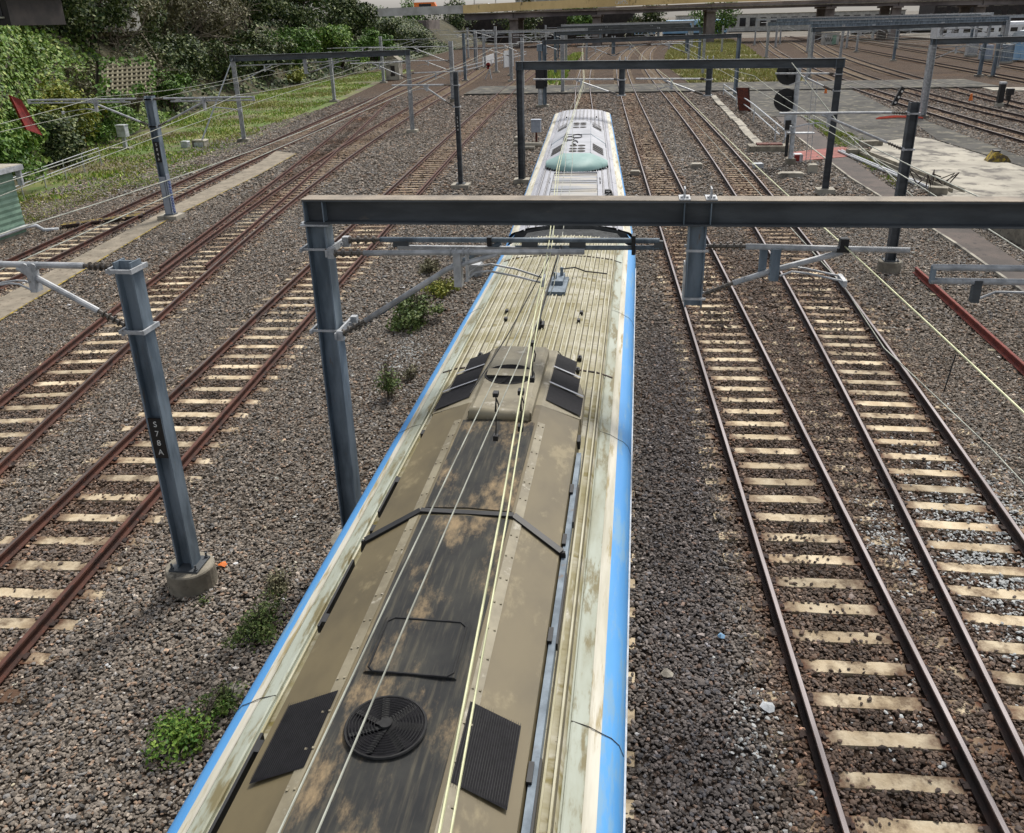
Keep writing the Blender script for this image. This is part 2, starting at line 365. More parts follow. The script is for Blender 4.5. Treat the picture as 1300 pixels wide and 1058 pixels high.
def sleeper_material():
    mt, nt, bs = newmat('stained_concrete_sleeper')
    tc = N(nt, 'ShaderNodeTexCoord'); r = objrandom(nt); v = coords(nt)
    col = mixc(nt, ramp(nt, noise(nt, v, 3, rnd=r), .35, .65), S(222, 206, 176), S(190, 170, 138))
    col = mixc(nt, ramp(nt, noise(nt, v, 2.2, 6, .7, rnd=r), .46, .66), col, S(116, 96, 74))
    sx = N(nt, 'ShaderNodeSeparateXYZ'); nt.links.new(tc.outputs['Object'], sx.inputs[0])
    ab = N(nt, 'ShaderNodeMath', operation='ABSOLUTE'); nt.links.new(sx.outputs[0], ab.inputs[0])
    su = N(nt, 'ShaderNodeMath', operation='SUBTRACT'); nt.links.new(ab.outputs[0], su.inputs[0]); su.inputs[1].default_value = .8
    a2 = N(nt, 'ShaderNodeMath', operation='ABSOLUTE'); nt.links.new(su.outputs[0], a2.inputs[0])
    nz = N(nt, 'ShaderNodeMath', operation='MULTIPLY_ADD'); nt.links.new(noise(nt, v, 7, 4, rnd=r), nz.inputs[0]); nz.inputs[1].default_value = -.50; nt.links.new(a2.outputs[0], nz.inputs[2])
    st = N(nt, 'ShaderNodeMapRange'); nt.links.new(nz.outputs[0], st.inputs[0]); st.inputs[1].default_value = -.14; st.inputs[2].default_value = .12; st.inputs[3].default_value = 1; st.inputs[4].default_value = 0
    col = mixc(nt, st.outputs[0], col, S(92, 58, 38))
    oi = N(nt, 'ShaderNodeObjectInfo'); mr = N(nt, 'ShaderNodeMapRange'); nt.links.new(oi.outputs['Random'], mr.inputs[0]); mr.inputs[3].default_value = .6; mr.inputs[4].default_value = 1.0
    col = mixc(nt, 1.0, col, mr.outputs[0], 'MULTIPLY')
    nt.links.new(col, bs.inputs['Base Color']); bs.inputs['Roughness'].default_value = .9
    bump(nt, bs, noise(nt, v, 30, 4), .3)
    return mt
def _dusty():
    mt = sleeper_material(); mt.name = 'dust_covered_sleeper'; nt = mt.node_tree
    bs = [n for n in nt.nodes if n.type == 'BSDF_PRINCIPLED'][0]; src = bs.inputs['Base Color'].links[0].from_socket
    nt.links.new(mixc(nt, .62, src, S(112, 88, 68)), bs.inputs['Base Color']); return mt
M['sleeper'] = sleeper_material(); M['sleeper_dusty'] = _dusty()
M['timber_sleeper'] = wmat('grey_timber_sleeper', S(128, 114, 96), S(84, 72, 60), 5, .95, c3=S(56, 46, 38), s3=8, t3=.6, stretch=(.3, 1, 1))
def sleeper_geo(seed):
    r = random.Random(seed); mb = MB(); L, W, H = 1.33, .115, .2; n = 9
    # tapered beam with slightly uneven, chipped upper edges
    vs = []; fs = []
    for i in range(n):
        x = -L + 2*L*i/(n-1)
        a, b = W+r.uniform(-.012, .004), W+r.uniform(-.012, .004); t = -.004*r.random() - (.02 if i in (0, n-1) else 0)
        vs += [(x, -W-.02, -H), (x, W+.02, -H), (x, b, t), (x, -a, t)]
    for i in range(n-1):
        for k in range(4): fs.append((i*4+k, i*4+(k+1) % 4, i*4+4+(k+1) % 4, i*4+4+k))
    fs += [(0, 3, 2, 1), (4*n-4, 4*n-3, 4*n-2, 4*n-1)]
    mb.add([(v[0], v[1], v[2]) for v in vs], [f[::-1] for f in fs])
    mb.mat(1)
    for sx in (-.8, .8):
        for d in (-.105, .105):
            mb.box((sx+d, .02, .012), (.07, .1, .035)); mb.box((sx+d*1.25, -.03, .02), (.04, .06, .03))
    return mb
SLEEPER_ME = []; DUSTY_ME = []
for k in range(4):
    mb = sleeper_geo(k); me = bpy.data.meshes.new('sleeper'); me.from_pydata(mb.v, [], mb.f)
    me.materials.append(M['sleeper']); me.materials.append(M['rail_side_dark']); me.polygons.foreach_set('material_index', mb.m); SLEEPER_ME.append(me)
    m2 = me.copy(); m2.materials[0] = M['sleeper_dusty']; DUSTY_ME.append(m2)
TRACKS = {}
def track(key, ya, yb, label, spacing=.65, heads=('rail_head', 'rail_head'), side='rail_side_dark', singles=100, sleepers=True, group=None, smax=260, dusty=34):
    L = LN[key]
    root = thing('railway_track', (float(L.x(ya)), ya, 0), label, 'railway track', group)
    for off, hd in zip((-.8, .8), heads): rail_mesh(L, off, ya, yb).build('rail', [side, hd], root)
    TRACKS[key] = (ya, yb, spacing, sleepers)
    if not sleepers: return root
    y, s = station(L, ya, yb); k = np.arange(.2, s[-1], spacing); yy = np.interp(k, s, y)
    vis = []; rest = []
    for q in yy:
        x = float(L.x(q)); p = project((x, q, 0))
        ok = p and -60 < p[0] < 1360 and -40 < p[1] < 1100 and q < smax
        (vis if ok and len(vis) < singles else rest).append((x, q, math.atan(-float(L.dx(q)))))
    for i, (x, q, a) in enumerate(vis):
        o = bpy.data.objects.new('sleeper', (DUSTY_ME if q > dusty+random.uniform(-4, 4) else SLEEPER_ME)[random.randrange(4)]); COL.objects.link(o); o.parent = root
        o.location = (x-float(L.x(ya)), q-ya, random.uniform(-.006, .002)); o.scale.x = 1.2 if key == 'train' and q < 18 else 1.0; o.rotation_euler = (random.uniform(-.02, .02), random.uniform(-.004, .004), a+random.uniform(-.008, .008)+PI*(i % 2))
    if rest:
        mb = MB()
        for x, q, a in rest:
            if q > smax: continue
            mb.box((x, q, -.102), (2.66, .23, .2), a)
        if mb.v: tag(mb.build('sleeper', 'sleeper_dusty', root), kind='stuff')
    return root
RY, DU = 'rail_head_rusty', 'rail_head_dull'
track('outer', 16, 262, 'leftmost railway track beside the grassy bank with dark rusty rails', .68, (DU, DU), 'rail_side')
track('second', 6, 260, 'rusty railway track between the concrete walkway and the numbered near post', .70, (RY, DU), 'rail_side')
track('third', 3, 300, 'railway track on pale sleepers passing right behind the round footed near post', .70, (DU, RY), 'rail_side')
track('cross', 27, 95, 'slanting crossover rails that link the two leftmost tracks', .68, (RY, RY), 'rail_side', sleepers=False)
track('train', -8, 262, 'railway track that the blue train is standing on', .66, singles=60)
track('right', 3, 285, 'railway track with bright rails directly right of the train', .60, dusty=25)
track('far_right', 3, 285, 'railway track with bright rails second to the right of the train', .60, dusty=25)
track('yard_a', 34, 262, 'yard track nearest to the pale concrete slab, curving away on the right', .66, singles=70)
track('yard_b', 44, 262, 'yard track passing just behind the black dwarf signal on the right', .66, (DU, DU), singles=40)
track('yard_c', 50, 270, 'curving yard track third beyond the pale concrete slab', .66, (DU, DU), singles=40)
track('yard_d', 60, 300, 'dark railed yard track passing the feet of the twin far right posts', .66, (RY, RY), 'rail_side_dark', singles=0)
track('yard_e', 70, 300, 'dark railed yard track beyond the twin far right posts', .66, (RY, RY), 'rail_side_dark', singles=0)
track('yard_f', 80, 300, 'farthest dark railed yard track before the silver carriages', .66, (RY, RY), 'rail_side_dark', singles=0)

# ------------------------------------------------------------------ ground
WALK = [U(*p)[:2] for p in ((-90, 464), (0, 408), (45.7, 380.5), (210, 281.5), (330, 222), (376, 196), (351, 192), (330, 206.7), (210, 267.6), (94, 330), (20, 369), (-90, 428))]
PATH_R = [(10.9, 73), (10.6, 60), (10.65, 45), (11.2, 35.6), (11.4, 31.5), (11.5, 20), (13.2, 20), (12.6, 28.3), (12.7, 35.7), (11.95, 42.4), (12.1, 55), (12.8, 73)]
SLAB = [(17.88, 60.2), (18.6, 59), (19.9, 47.8), (20.2, 36), (13.6, 33), (13.6, 43.4), (13.0, 52), (14.9, 57.7)]
ASPH_STRIP = [(20.5, 72), (19.85, 66.4), (18.9, 58.9), (20.1, 47.8), (20.4, 36), (21.6, 36), (21.2, 50), (21.2, 72)]
ASPHALT = [(8.9, 97.5), (22.0, 97.5), (20.6, 71.9), (19.8, 66.4), (17.8, 60.4), (14.8, 57.9), (12.95, 55.2), (12.85, 73.2), (9.6, 73.2)]
FIELD = [(6.0, 111), (4.2, 150), (5.2, 190), (8.0, 235), (14, 285), (27, 285), (25, 220), (21.4, 165), (20.0, 111)]
FIELD2 = [(-9.2, 110), (-11.2, 150), (-12.2, 200), (-14.3, 200), (-13.8, 150), (-12.4, 110)]
BANK = [(-29.6, 15), (-31.5, 38), (-37.5, 55), (-41, 71), (-46, 98), (-45.5, 122), (-43.5, 150), (-37.8, 150), (-35.6, 122), (-32.5, 98), (-29.3, 71), (-27.2, 55), (-27.6, 38), (-26.4, 28), (-25.5, 15)]
MOSS = [(13.2, 73), (14.8, 58.2), (13.0, 52.5), (13.3, 44), (12.2, 42.8), (12.3, 55), (13.0, 73)]
def inpoly(x, y, poly):
    r = np.zeros(len(x), bool); n = len(poly)
    for i in range(n):
        (xa, ya), (xb, yb) = poly[i], poly[(i+1) % n]
        if ya == yb: continue
        c = ((ya > y) != (yb > y)) & (x < (xb-xa)*(y-ya)/(yb-ya)+xa); r ^= c
    return r
def lowfreq(x, y, sc, seed):
    r = np.random.default_rng(seed); v = 0
    for k in range(7):
        a = r.uniform(0, 2*PI); f = sc*r.uniform(.5, 2.2); v = v+np.sin((x*np.cos(a)+y*np.sin(a))*f+r.uniform(0, 6.28))
    return v/3.2
def gauge_d(x, y):
    """distance to nearest track centre, station phase on that track"""
    best = np.full(len(x), 99.); st = np.full(len(x), .5); key = np.full(len(x), -1)
    for i, (k, (ya, yb, sp, sl)) in enumerate(TRACKS.items()):
        L = LN[k]; d = (x-L.x(y))/np.sqrt(1+L.dx(y)**2); ad = np.abs(d)
        yy, ss = station(L, ya, yb); yc = y + d*L.dx(y)/np.sqrt(1+L.dx(y)**2)   # foot of the perpendicular
        ph = np.interp(yc, yy, ss)-.2
        frac = np.abs(ph/sp-np.round(ph/sp))*sp
        m = (ad < best) & (y > ya-1) & (y < yb)
        best = np.where(m, ad, best); st = np.where(m, frac if sl else .5, st); key = np.where(m, i, key)
    return best, st, key
KEYS = list(TRACKS)
def tintfield(x, y, d, key):
    """colour of the ballast: rust and brake dust between the rails, greyer outside"""
    base = np.array(S(116, 107, 97)[:3]); brown = np.array(S(98, 78, 64)[:3]); dark = np.array(S(92, 86, 83)[:3]); grey = np.array(S(122, 116, 108)[:3])
    n = lowfreq(x, y, .35, 3)*.5+.5
    c = base[None, :]*(1-n[:, None]*.5)+grey[None, :]*(n[:, None]*.5)
    k = np.clip((1.35-d)/.5, 0, 1)*(.55+.4*lowfreq(x, y, .5, 9)); k = np.clip(k, 0, 1)[:, None]
    c = c*(1-k)+brown*k
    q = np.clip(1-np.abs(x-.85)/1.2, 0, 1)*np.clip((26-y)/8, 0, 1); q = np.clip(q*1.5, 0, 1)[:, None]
    c = c*(1-q)+dark*q  # strip right of the train: dirt plus its soft shade put into the colour
    q2 = (np.clip((x-1.6)/.5, 0, 1)*np.clip((6.4-x)/.6, 0, 1)*np.clip((36-y)/8, 0, 1)*.8)[:, None]
    c = c*(1-q2)+np.array(S(92, 78, 68)[:3])*q2
    oil = (np.clip((.34-d)/.2, 0, 1)*(.35+.25*lowfreq(x, y, .7, 41)))[:, None]; c = c*(1-np.clip(oil, 0, .6))   # oil drips along the track middle
    ru = (np.clip(1-np.abs(d-.82)/.22, 0, 1)*.5)[:, None]; c = c*(1-ru)+np.array(S(96, 68, 52)[:3])*ru        # rust from the rails
    fb = (np.clip((y-60)/50, 0, 1)*.8)[:, None]                # brown brake dust over the far curves
    c = c*(1-fb)+np.where((d < .9)[:, None], np.array(S(98, 72, 54)[:3]), np.array(S(88, 74, 64)[:3]))*fb
    return c
def ballast_material(name, cell, far=False):
    mt, nt, bs = newmat(name)
    at = N(nt, 'ShaderNodeVertexColor', layer_name='tint'); v = coords(nt)
    vo = N(nt, 'ShaderNodeTexVoronoi'); vo.inputs['Scale'].default_value = cell; nt.links.new(v, vo.inputs['Vector'])
    sp = N(nt, 'ShaderNodeSeparateColor'); nt.links.new(vo.outputs['Color'], sp.inputs[0])
    mr = N(nt, 'ShaderNodeMapRange'); nt.links.new(sp.outputs[0], mr.inputs[0]); mr.inputs[3].default_value = .35; mr.inputs[4].default_value = 1.6
    col = mixc(nt, 1.0, at.outputs[0], mr.outputs[0], 'MULTIPLY')
    col = mixc(nt, ramp(nt, noise(nt, v, .25, 4), .45, .75), col, S(92, 76, 63))
    nt.links.new(col, bs.inputs['Base Color']); bs.inputs['Roughness'].default_value = .95; bs.inputs['Specular IOR Level'].default_value = .05
    bump(nt, bs, vo.outputs['Distance'], .9, .06)
    return mt
M['ballast'] = ballast_material('crushed_stone_bed', 11)
gx = np.arange(-60, 76.1, .5); gy = np.concatenate([np.arange(0, 60, .5), np.arange(60, 150, 1.2), np.arange(150, 300.1, 4)])
X, Y = np.meshgrid(gx, gy); xf, yf = X.ravel(), Y.ravel(); d, stn, key = gauge_d(xf, yf)
zf = -.05 - .02*(d < .75) + .012*lowfreq(xf, yf, 1.2, 5)
V = np.stack([xf, yf, zf], 1); nx_, ny_ = len(gx), len(gy); I = np.arange((ny_-1)*(nx_-1)); r_, c_ = I//(nx_-1), I % (nx_-1); a = r_*nx_+c_
F = np.stack([a, a+1, a+1+nx_, a+nx_], 1)
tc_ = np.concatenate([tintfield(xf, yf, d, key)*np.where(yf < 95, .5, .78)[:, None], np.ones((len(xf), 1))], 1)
tag(npmesh('ballast_ground', V, F, 'ballast', tc_), kind='structure')
M['earth'] = wmat('bare_earth', S(112, 104, 92), S(86, 80, 70), .08, .95)
mb = MB(); mb.add([(-900, -300, -.3), (900, -300, -.3), (900, 1800, -.3), (-900, 1800, -.3)], [(0, 1, 2, 3)]); tag(mb.build('ground', 'earth'), kind='structure')
def sheet(name, poly, z, mat, kerb=.05):
    mb = MB(); mb.poly(poly, z-kerb-.1, z); return tag(mb.build(name, mat), kind='structure')
sheet('concrete_walkway', WALK, .03, 'path')
mb = MB()
for a, b in ((0, 1), (1, 2), (2, 3), (3, 4), (4, 5)):
    p, q = Vector((*WALK[a], .034)), Vector((*WALK[b], .034)); mb.bar(p, q, .07, .008)
tag(mb.build('walkway_edge_line', 'yellow'), kind='structure')
sheet('footpath', PATH_R, .02, 'asphalt_brown')
mb = MB()
for a, b in zip(PATH_R[1:6], PATH_R[2:6]): mb.bar((*a, .02), (*b, .02), .1, .1)
tag(mb.build('path_kerb', 'conc_light'), kind='structure')
sheet('concrete_slab', SLAB, .06, 'conc_light')
sheet('asphalt_strip', ASPH_STRIP, .035, 'asphalt')
sheet('asphalt_yard', ASPHALT, .03, 'asphalt')
sheet('grass_ground', FIELD, -.0, M.setdefault('soil_green', wmat('mossy_soil', S(112, 106, 74), S(134, 126, 92), .25, .95, c3=S(92, 84, 66), s3=.6, t3=.58)))
sheet('grass_strip', FIELD2, -.0, 'soil_green')
# paved crossing between the rails: planks butt against each rail with a flangeway gap
ks = ['third', 'train', 'right', 'far_right', 'yard_a', 'yard_b', 'yard_c']
ya, yb = 97.6, 108.5
def cross_sheet(xa, xb, pa=0, pb=0):
    mb = MB(); n = 4; L = []
    for i in range(n+1):
        y = ya+(yb-ya)*i/n; L.append((xa(y), xb(y), y))
    poly = [(a, y) for a, b, y in L]+[(b, y) for a, b, y in reversed(L)]
    mb.poly(poly[::-1], -.12, .15); return mb
mbc = MB()
edges = [lambda y: -19.2]
for k in ks:
    for o in (-.8, .8): edges += [(lambda y, k=k, o=o: float(LN[k].x(y))+o-.09), (lambda y, k=k, o=o: float(LN[k].x(y))+o+.09)]
edges.append(lambda y: 36.5)
for i in range(0, len(edges), 2):
    q = cross_sheet(edges[i], edges[i+1]); mbc.add(q.v, q.f)
tag(mbc.build('crossing_road', 'asphalt'), kind='structure')
mb = MB(); mb.poly([(34.4, 93.5), (34.6, 97), (60, 92), (60, 86)][::-1], -.1, .12); tag(mb.build('access_road', 'conc_light'), kind='structure')
# faded red surface and yellow hatched boards
mb = MB(); mb.poly([(9.1, 53.8), (12.5, 56.0), (13.4, 53.2), (11.7, 51.9), (8.8, 50.5)][::-1], -.05, .04); tag(mb.build('red_surface', 'redpaint'), kind='structure')
t = thing('crossing_board', tuple(U(135, 281, .0)), 'yellow striped boards laid across the leftmost track by the green hut', 'crossing board')
for fa in (.06, .30, .54, .78):
    p, q = U(80+110*fa, 287-14*fa, .02), U(80+110*(fa+.2), 287-14*(fa+.2), .02)
    mb = MB(); mb.bar(p+Vector((0, -.45, .1)), q+Vector((0, -.45, .1)), .5, .08); mb.build('board', 'rail_side_dark', t)
    mb = MB()
    for g in (-.16, .16): mb.bar(p+Vector((0, -.45+g, .145)), q+Vector((0, -.4+g, .145)), .13, .008)
    mb.build('yellow_stripe', 'yellow', t)

# ------------------------------------------------------------------ ballast stones
PHI = (1+5**.5)/2
ICO_V = np.array([(-1, PHI, 0), (1, PHI, 0), (-1, -PHI, 0), (1, -PHI, 0), (0, -1, PHI), (0, 1, PHI), (0, -1, -PHI), (0, 1, -PHI), (PHI, 0, -1), (PHI, 0, 1), (-PHI, 0, -1), (-PHI, 0, 1)])/1.9
ICO_F = np.array([(0, 11, 5), (0, 5, 1), (0, 1, 7), (0, 7, 10), (0, 10, 11), (1, 5, 9), (5, 11, 4), (11, 10, 2), (10, 7, 6), (7, 1, 8), (3, 9, 4), (3, 4, 2), (3, 2, 6), (3, 6, 8), (3, 8, 9), (4, 9, 5), (2, 4, 11), (6, 2, 10), (8, 6, 7), (9, 8, 1)])
OCT_V = np.array([(1, 0, 0), (-1, 0, 0), (0, 1, 0), (0, -1, 0), (0, 0, 1), (0, 0, -1.)])
OCT_F = np.array([(0, 2, 4), (2, 1, 4), (1, 3, 4), (3, 0, 4), (2, 0, 5), (1, 2, 5), (3, 1, 5), (0, 3, 5)])
NOSTONE = [WALK, PATH_R, SLAB, ASPH_STRIP, ASPHALT]
def stones(y0, y1, dens, size, BV, BF, rng):
    # sample the visible trapezoid only
    xs = []; ys = []
    nb = max(1, int((y1-y0)/1.0))
    for i in range(nb):
        a, b = y0+(y1-y0)*i/nb, y0+(y1-y0)*(i+1)/nb
        l, r = min(-1.22*a-4, -8), max(.74*b+5.0, 7)
        l, r = max(l, -31), min(r, 40 if a > 40 else 24)
        n = int((r-l)*(b-a)*dens); xs.append(rng.uniform(l, r, n)); ys.append(rng.uniform(a, b, n))
    x = np.concatenate(xs); y = np.concatenate(ys)
    P = np.stack([x, y, np.zeros_like(x)], 1)-np.array(CAMP); zc = P@np.array(FWD); px = 650+CF*(P@np.array(RGT))/zc; py = 484+CF*(P@np.array(DWN))/zc
    keep = (px > -300) & (px < 1640) & (py < 1220) & (zc > 1)
    tr = np.abs(x-LN['train'].x(y)); keep &= ~((tr < 1.1) & (y < 45))
    for pl in NOSTONE: keep &= ~inpoly(x, y, pl)
    x, y = x[keep], y[keep]
    d, st, key = gauge_d(x, y)
    n = len(x); u = rng.random(n); blot = lowfreq(x, y, 1.6, 21)*.5+.5
    near_rail = np.abs(d-.8) < .085
    on_sl = (st < .125) & (d < 1.36)
    inside = d < .74
    p = np.ones(n)
    edge = np.clip((st-.075)/.05, 0, 1)
    p = np.where(on_sl & inside, .008+.22*np.clip(blot-.72, 0, 1)*2+.28*edge*(.2+.8*blot)+.25*np.clip((d-.58)/.15, 0, 1), p)
    mid = (((key == KEYS.index('right')) | (key == KEYS.index('far_right')) | (key == KEYS.index('train'))) & (y > 22))
    p = np.where(on_sl & inside & mid, np.maximum(p, .16+.45*blot), p)
    p = np.where(on_sl & ~inside, .25+.75*blot, p)
    p = np.where(on_sl & (d > 1.12), .8+.2*blot, p)
    left = (key == KEYS.index('third')) & (d < 1.24)
    p = np.where(on_sl & ~inside & left, .02+.75*np.clip(blot-.25, 0, 1), p)
    ends = (key == KEYS.index('train')) & (st < .125) & (d < 1.62) & (d > 1.1) & (y < 11)
    p = np.where(ends, .12+.4*np.clip(blot-.4, 0, 1), p)
    p = np.where(near_rail, 0, p)
    keep = u < p
    x, y, d, st, key, on_sl, inside = (q[keep] for q in (x, y, d, st, key, on_sl, inside)); n = len(x)
    sz = size*np.exp(rng.normal(0, .26, n))
    z = np.where(inside, -.020, -.014)+rng.uniform(-.014, .024, n)+.010*lowfreq(x, y, 2.5, 4)
    z = np.where(on_sl, .004+sz*.12, z)
    sc = np.stack([sz*.55, sz*.55*rng.uniform(.55, .85, n), sz*.55*rng.uniform(.3, .5, n)], 1)
    k = len(BV)
    B = BV[None, :, :]*(1+rng.uniform(-.26, .26, (n, k, 1)))*sc[:, None, :]
    ang = rng.uniform(0, 2*PI, n); tl = rng.normal(0, .3, n); t2 = rng.normal(0, .26, n)
    ca, sa, cb, sb, cc, s2 = np.cos(ang), np.sin(ang), np.cos(tl), np.sin(tl), np.cos(t2), np.sin(t2)
    bx, by, bz = B[:, :, 0], B[:, :, 1], B[:, :, 2]
    by, bz = by*cb[:, None]-bz*sb[:, None], by*sb[:, None]+bz*cb[:, None]
    bx, bz = bx*cc[:, None]+bz*s2[:, None], -bx*s2[:, None]+bz*cc[:, None]
    rx, ry = bx*ca[:, None]-by*sa[:, None], bx*sa[:, None]+by*ca[:, None]
    V = np.stack([rx+x[:, None], ry+y[:, None], bz+z[:, None]], 2).reshape(-1, 3)
    F = (BF[None, :, :]+(np.arange(n)*k)[:, None, None]).reshape(-1, 3)
    c = tintfield(x, y, d, key)*np.exp(rng.normal(0, .34, (n, 1)))*1.12
    hue = rng.random(n)[:, None]
    c = np.where(hue < .10, c*np.array([1.2, .98, .84]), np.where(hue > .86, c*np.array([.88, .98, 1.12]), c))
    lite = rng.random(n)[:, None] < .025; c = np.where(lite, np.clip(c*2.1, 0, .6), c)
    # spilt white lime and pale patches lying on the stones
    for cx, cy, rx_, ry_, amt in ((6.35, 11.6, .55, 2.6, .75), (5.4, 12.0, .5, 2.2, .55), (4.25, 12.3, .35, 1.0, .35), (3.4, 8.6, .4, .7, .08), (1.6, 7.9, .35, .9, .14), (-5.7, 19.5, .5, 1.4, .2)):
        g = np.exp(-(((x-cx)/rx_)**2+((y-cy)/ry_)**2))*amt
        g = (g*(.6+.8*(lowfreq(x, y, 5, 8)*.5+.5)) > rng.random(n)*.8)[:, None]
        c = np.where(g, np.array(S(196, 198, 196)[:3])*rng.uniform(.6, 1.0, (n, 1)), c)
    C = np.repeat(np.concatenate([np.clip(c, .01, .75), np.ones((n, 1))], 1), k, 0)
    return V, F, C
def stone_mat():
    mt, nt, bs = newmat('crushed_basalt_stone')
    at = N(nt, 'ShaderNodeVertexColor', layer_name='tint')
    nt.links.new(at.outputs[0], bs.inputs['Base Color']); bs.inputs['Roughness'].default_value = .8; bs.inputs['Specular IOR Level'].default_value = .3
    return mt
M['stone'] = stone_mat()
VV, FF, CC, off = [], [], [], 0
for y0, y1, dens, size, bv, bf in ((3.2, 11, 950, .050, ICO_V, ICO_F), (11, 22, 600, .058, OCT_V, OCT_F), (22, 40, 230, .084, OCT_V, OCT_F), (40, 74, 60, .14, OCT_V, OCT_F), (74, 97, 30, .19, OCT_V, OCT_F)):
    V, F, C = stones(y0, y1, dens, size, bv, bf, RNG); VV.append(V); FF.append(F+off); CC.append(C); off += len(V)
tag(npmesh('ballast_stones', np.concatenate(VV), np.concatenate(FF), 'stone', np.concatenate(CC)), 'grey and brown crushed ballast stones spread between the tracks', 'ballast', kind='stuff')
M['fan_metal'] = wmat('sooty_fan_metal', S(50, 50, 50), S(34, 34, 35), 6, .7, spec=.2)
M['rib_joint_shade'] = wmat('dark_rib_joint_shade', S(92, 86, 66), S(70, 66, 52), 3, .8)
# ------------------------------------------------------------------ train carriages
def carriage(cx, cy, rz, L, label, style):
    root = thing('train_carriage', (cx, cy, 0), label, 'train carriage', 'carriages of the blue train')
    ca, sa = math.cos(rz), math.sin(rz)
    R = Matrix.Rotation(rz, 4, 'Z'); h = L/2
    W0 = lambda x, y, z: (cx+x*ca-y*sa, cy+x*sa+y*ca, z)
    def part(mb, name, mat, parent=root, smooth=False):
        mb.v = [W0(*v) for v in mb.v]; return mb.build(name, mat, parent, smooth)
    dirty = style == 'dirty'
    RM, RB = ('roof_dirty', 'rib') if dirty else ('roof_clean', 'rib_clean')
    def strip(prof, y0=-h, y1=h, seg=1):
        """open profile extruded along y as a thin shell"""
        mb = MB(); n = len(prof); vs = []; fs = []
        for i in range(seg+1):
            y = y0+(y1-y0)*i/seg; vs += [(a, y, b) for a, b in prof]
        for i in range(seg):
            for k in range(n-1): fs.append((i*n+k, i*n+k+1, (i+1)*n+k+1, (i+1)*n+k))
        mb.add(vs, fs); return mb
    # body: closed shell below the roof
    prof = [(-1.36, .95), (-1.47, 1.25), (-1.475, 2.70), (-1.42, 2.95), (1.42, 2.95), (1.475, 2.70), (1.47, 1.25), (1.36, .95)]
    mb = MB(); mb.sweep([(a, b) for a, b in prof], (0, -h, 0), (0, h, 0)); body = part(mb, 'body', 'side')
    for s in (-1, 1):
        for i in range(int(L/2.05)):
            y = -h+1.3+i*2.05
            mb = MB(); mb.box((s*1.477, y, 2.12), (.012, 1.35, .8)); part(mb, 'window', 'glass', body)
    wo = 0 if dirty else .095
    for s in (-1, 1):
        mb = strip([(s*1.315, 3.165), (s*1.385, 3.13), (s*1.44, 3.07), (s*1.475, 2.97), (s*1.485, 2.85), (s*1.485, 2.62)] if dirty else [(s*1.41, 3.15), (s*1.465, 3.09), (s*1.485, 2.98), (s*1.49, 2.85), (s*1.49, 2.62)]); part(mb, 'blue_stripe', 'blue', smooth=True)
        mb = strip([(s*(1.315+wo), 3.167-wo*.13), (s*(1.245+wo), 3.205-wo*.13), (s*1.225, 3.222)]); part(mb, 'white_edge', 'cream_edge' if dirty else 'cream_edge')
        mb = strip([(s*1.225, 3.219), (s*1.115, 3.262), (s*1.10, 3.26), (s*1.095, 3.235), (s*1.07, 3.235)]); part(mb, 'edge_panel', 'edge_panel' if dirty else 'roof_clean')
        for k in range(int(L/4.6)):
            yj = -h+1.4+k*4.6
            mb = MB(); pj = [(s*1.10, 3.266), (s*1.225, 3.226)] if not dirty else [(s*1.10, 3.266), (s*1.225, 3.226), (s*1.318, 3.170), (s*1.387, 3.134), (s*1.443, 3.073), (s*1.478, 2.972)]
            for p_, q_ in zip(pj, pj[1:]): mb.bar((p_[0], yj, p_[1]), (q_[0], yj, q_[1]), .006, .003)
            part(mb, 'panel_seam', 'underframe')
        mb = MB(); mb.box((s*1.487, 0, 2.66), (.03, L-.2, .05)); part(mb, 'rain_gutter', 'white_paint')
    # ribbed roof
    pr = [(-1.08, 3.236)]; zz = lambda x: 3.285+.09*(1-(x/1.07)**2)
    for i in range(15): x = -1.06+2.12*i/14; pr.append((x, zz(x)))
    pr.append((1.08, 3.236)); roof = part(strip(pr, seg=6), 'roof', RM, smooth=True)
    mb = MB(); nr = 12
    for i in range(nr):
        x = -1.0+2.0*i/(nr-1)
        for g in (-.034, .034) if dirty else (0,): mb.frame((x+g, 0, zz(x)+.011), Vector((1, 0, 0)), Vector((0, 1, 0)), Vector((0, 0, 1)), .016, L-.04, .026)
    part(mb, 'rib', RB, roof)
    mb = MB()
    for i in range(nr):
        x = -1.0+2.0*i/(nr-1)
        for g in (-.052, .052) if dirty else (-.02, .02): mb.frame((x+g, 0, zz(x+g)+.002), Vector((1, 0, 0)), Vector((0, 1, 0)), Vector((0, 0, 1)), .013 if dirty else .010, L-.06, .006)
    part(mb, 'rib_shade_line', 'rib_joint_shade', roof)  # dark lines by each rib: panel joint plus rib shadow in the colour
    for s in (-1, 1):                            # small lifting eyes on the roof
        for y in (5.0, 4.55, -3.2) if dirty else (-7.2, -7.8, 9.6):
            mb = MB(); mb.box((s*.72, y, zz(.72)+.03), (.06, .1, .05)); mb.box((s*.72, y, zz(.72)+.06), (.03, .05, .03)); part(mb, 'lifting_eye', 'black', roof)
    mb = MB(); mb.box((0, 0, .6), (2.3, L-1, .55)); mb.box((0, -h+3.4, .45), (2.0, 3.2, .7)); mb.box((0, h-3.4, .45), (2.0, 3.2, .7)); part(mb, 'underframe', 'underframe')
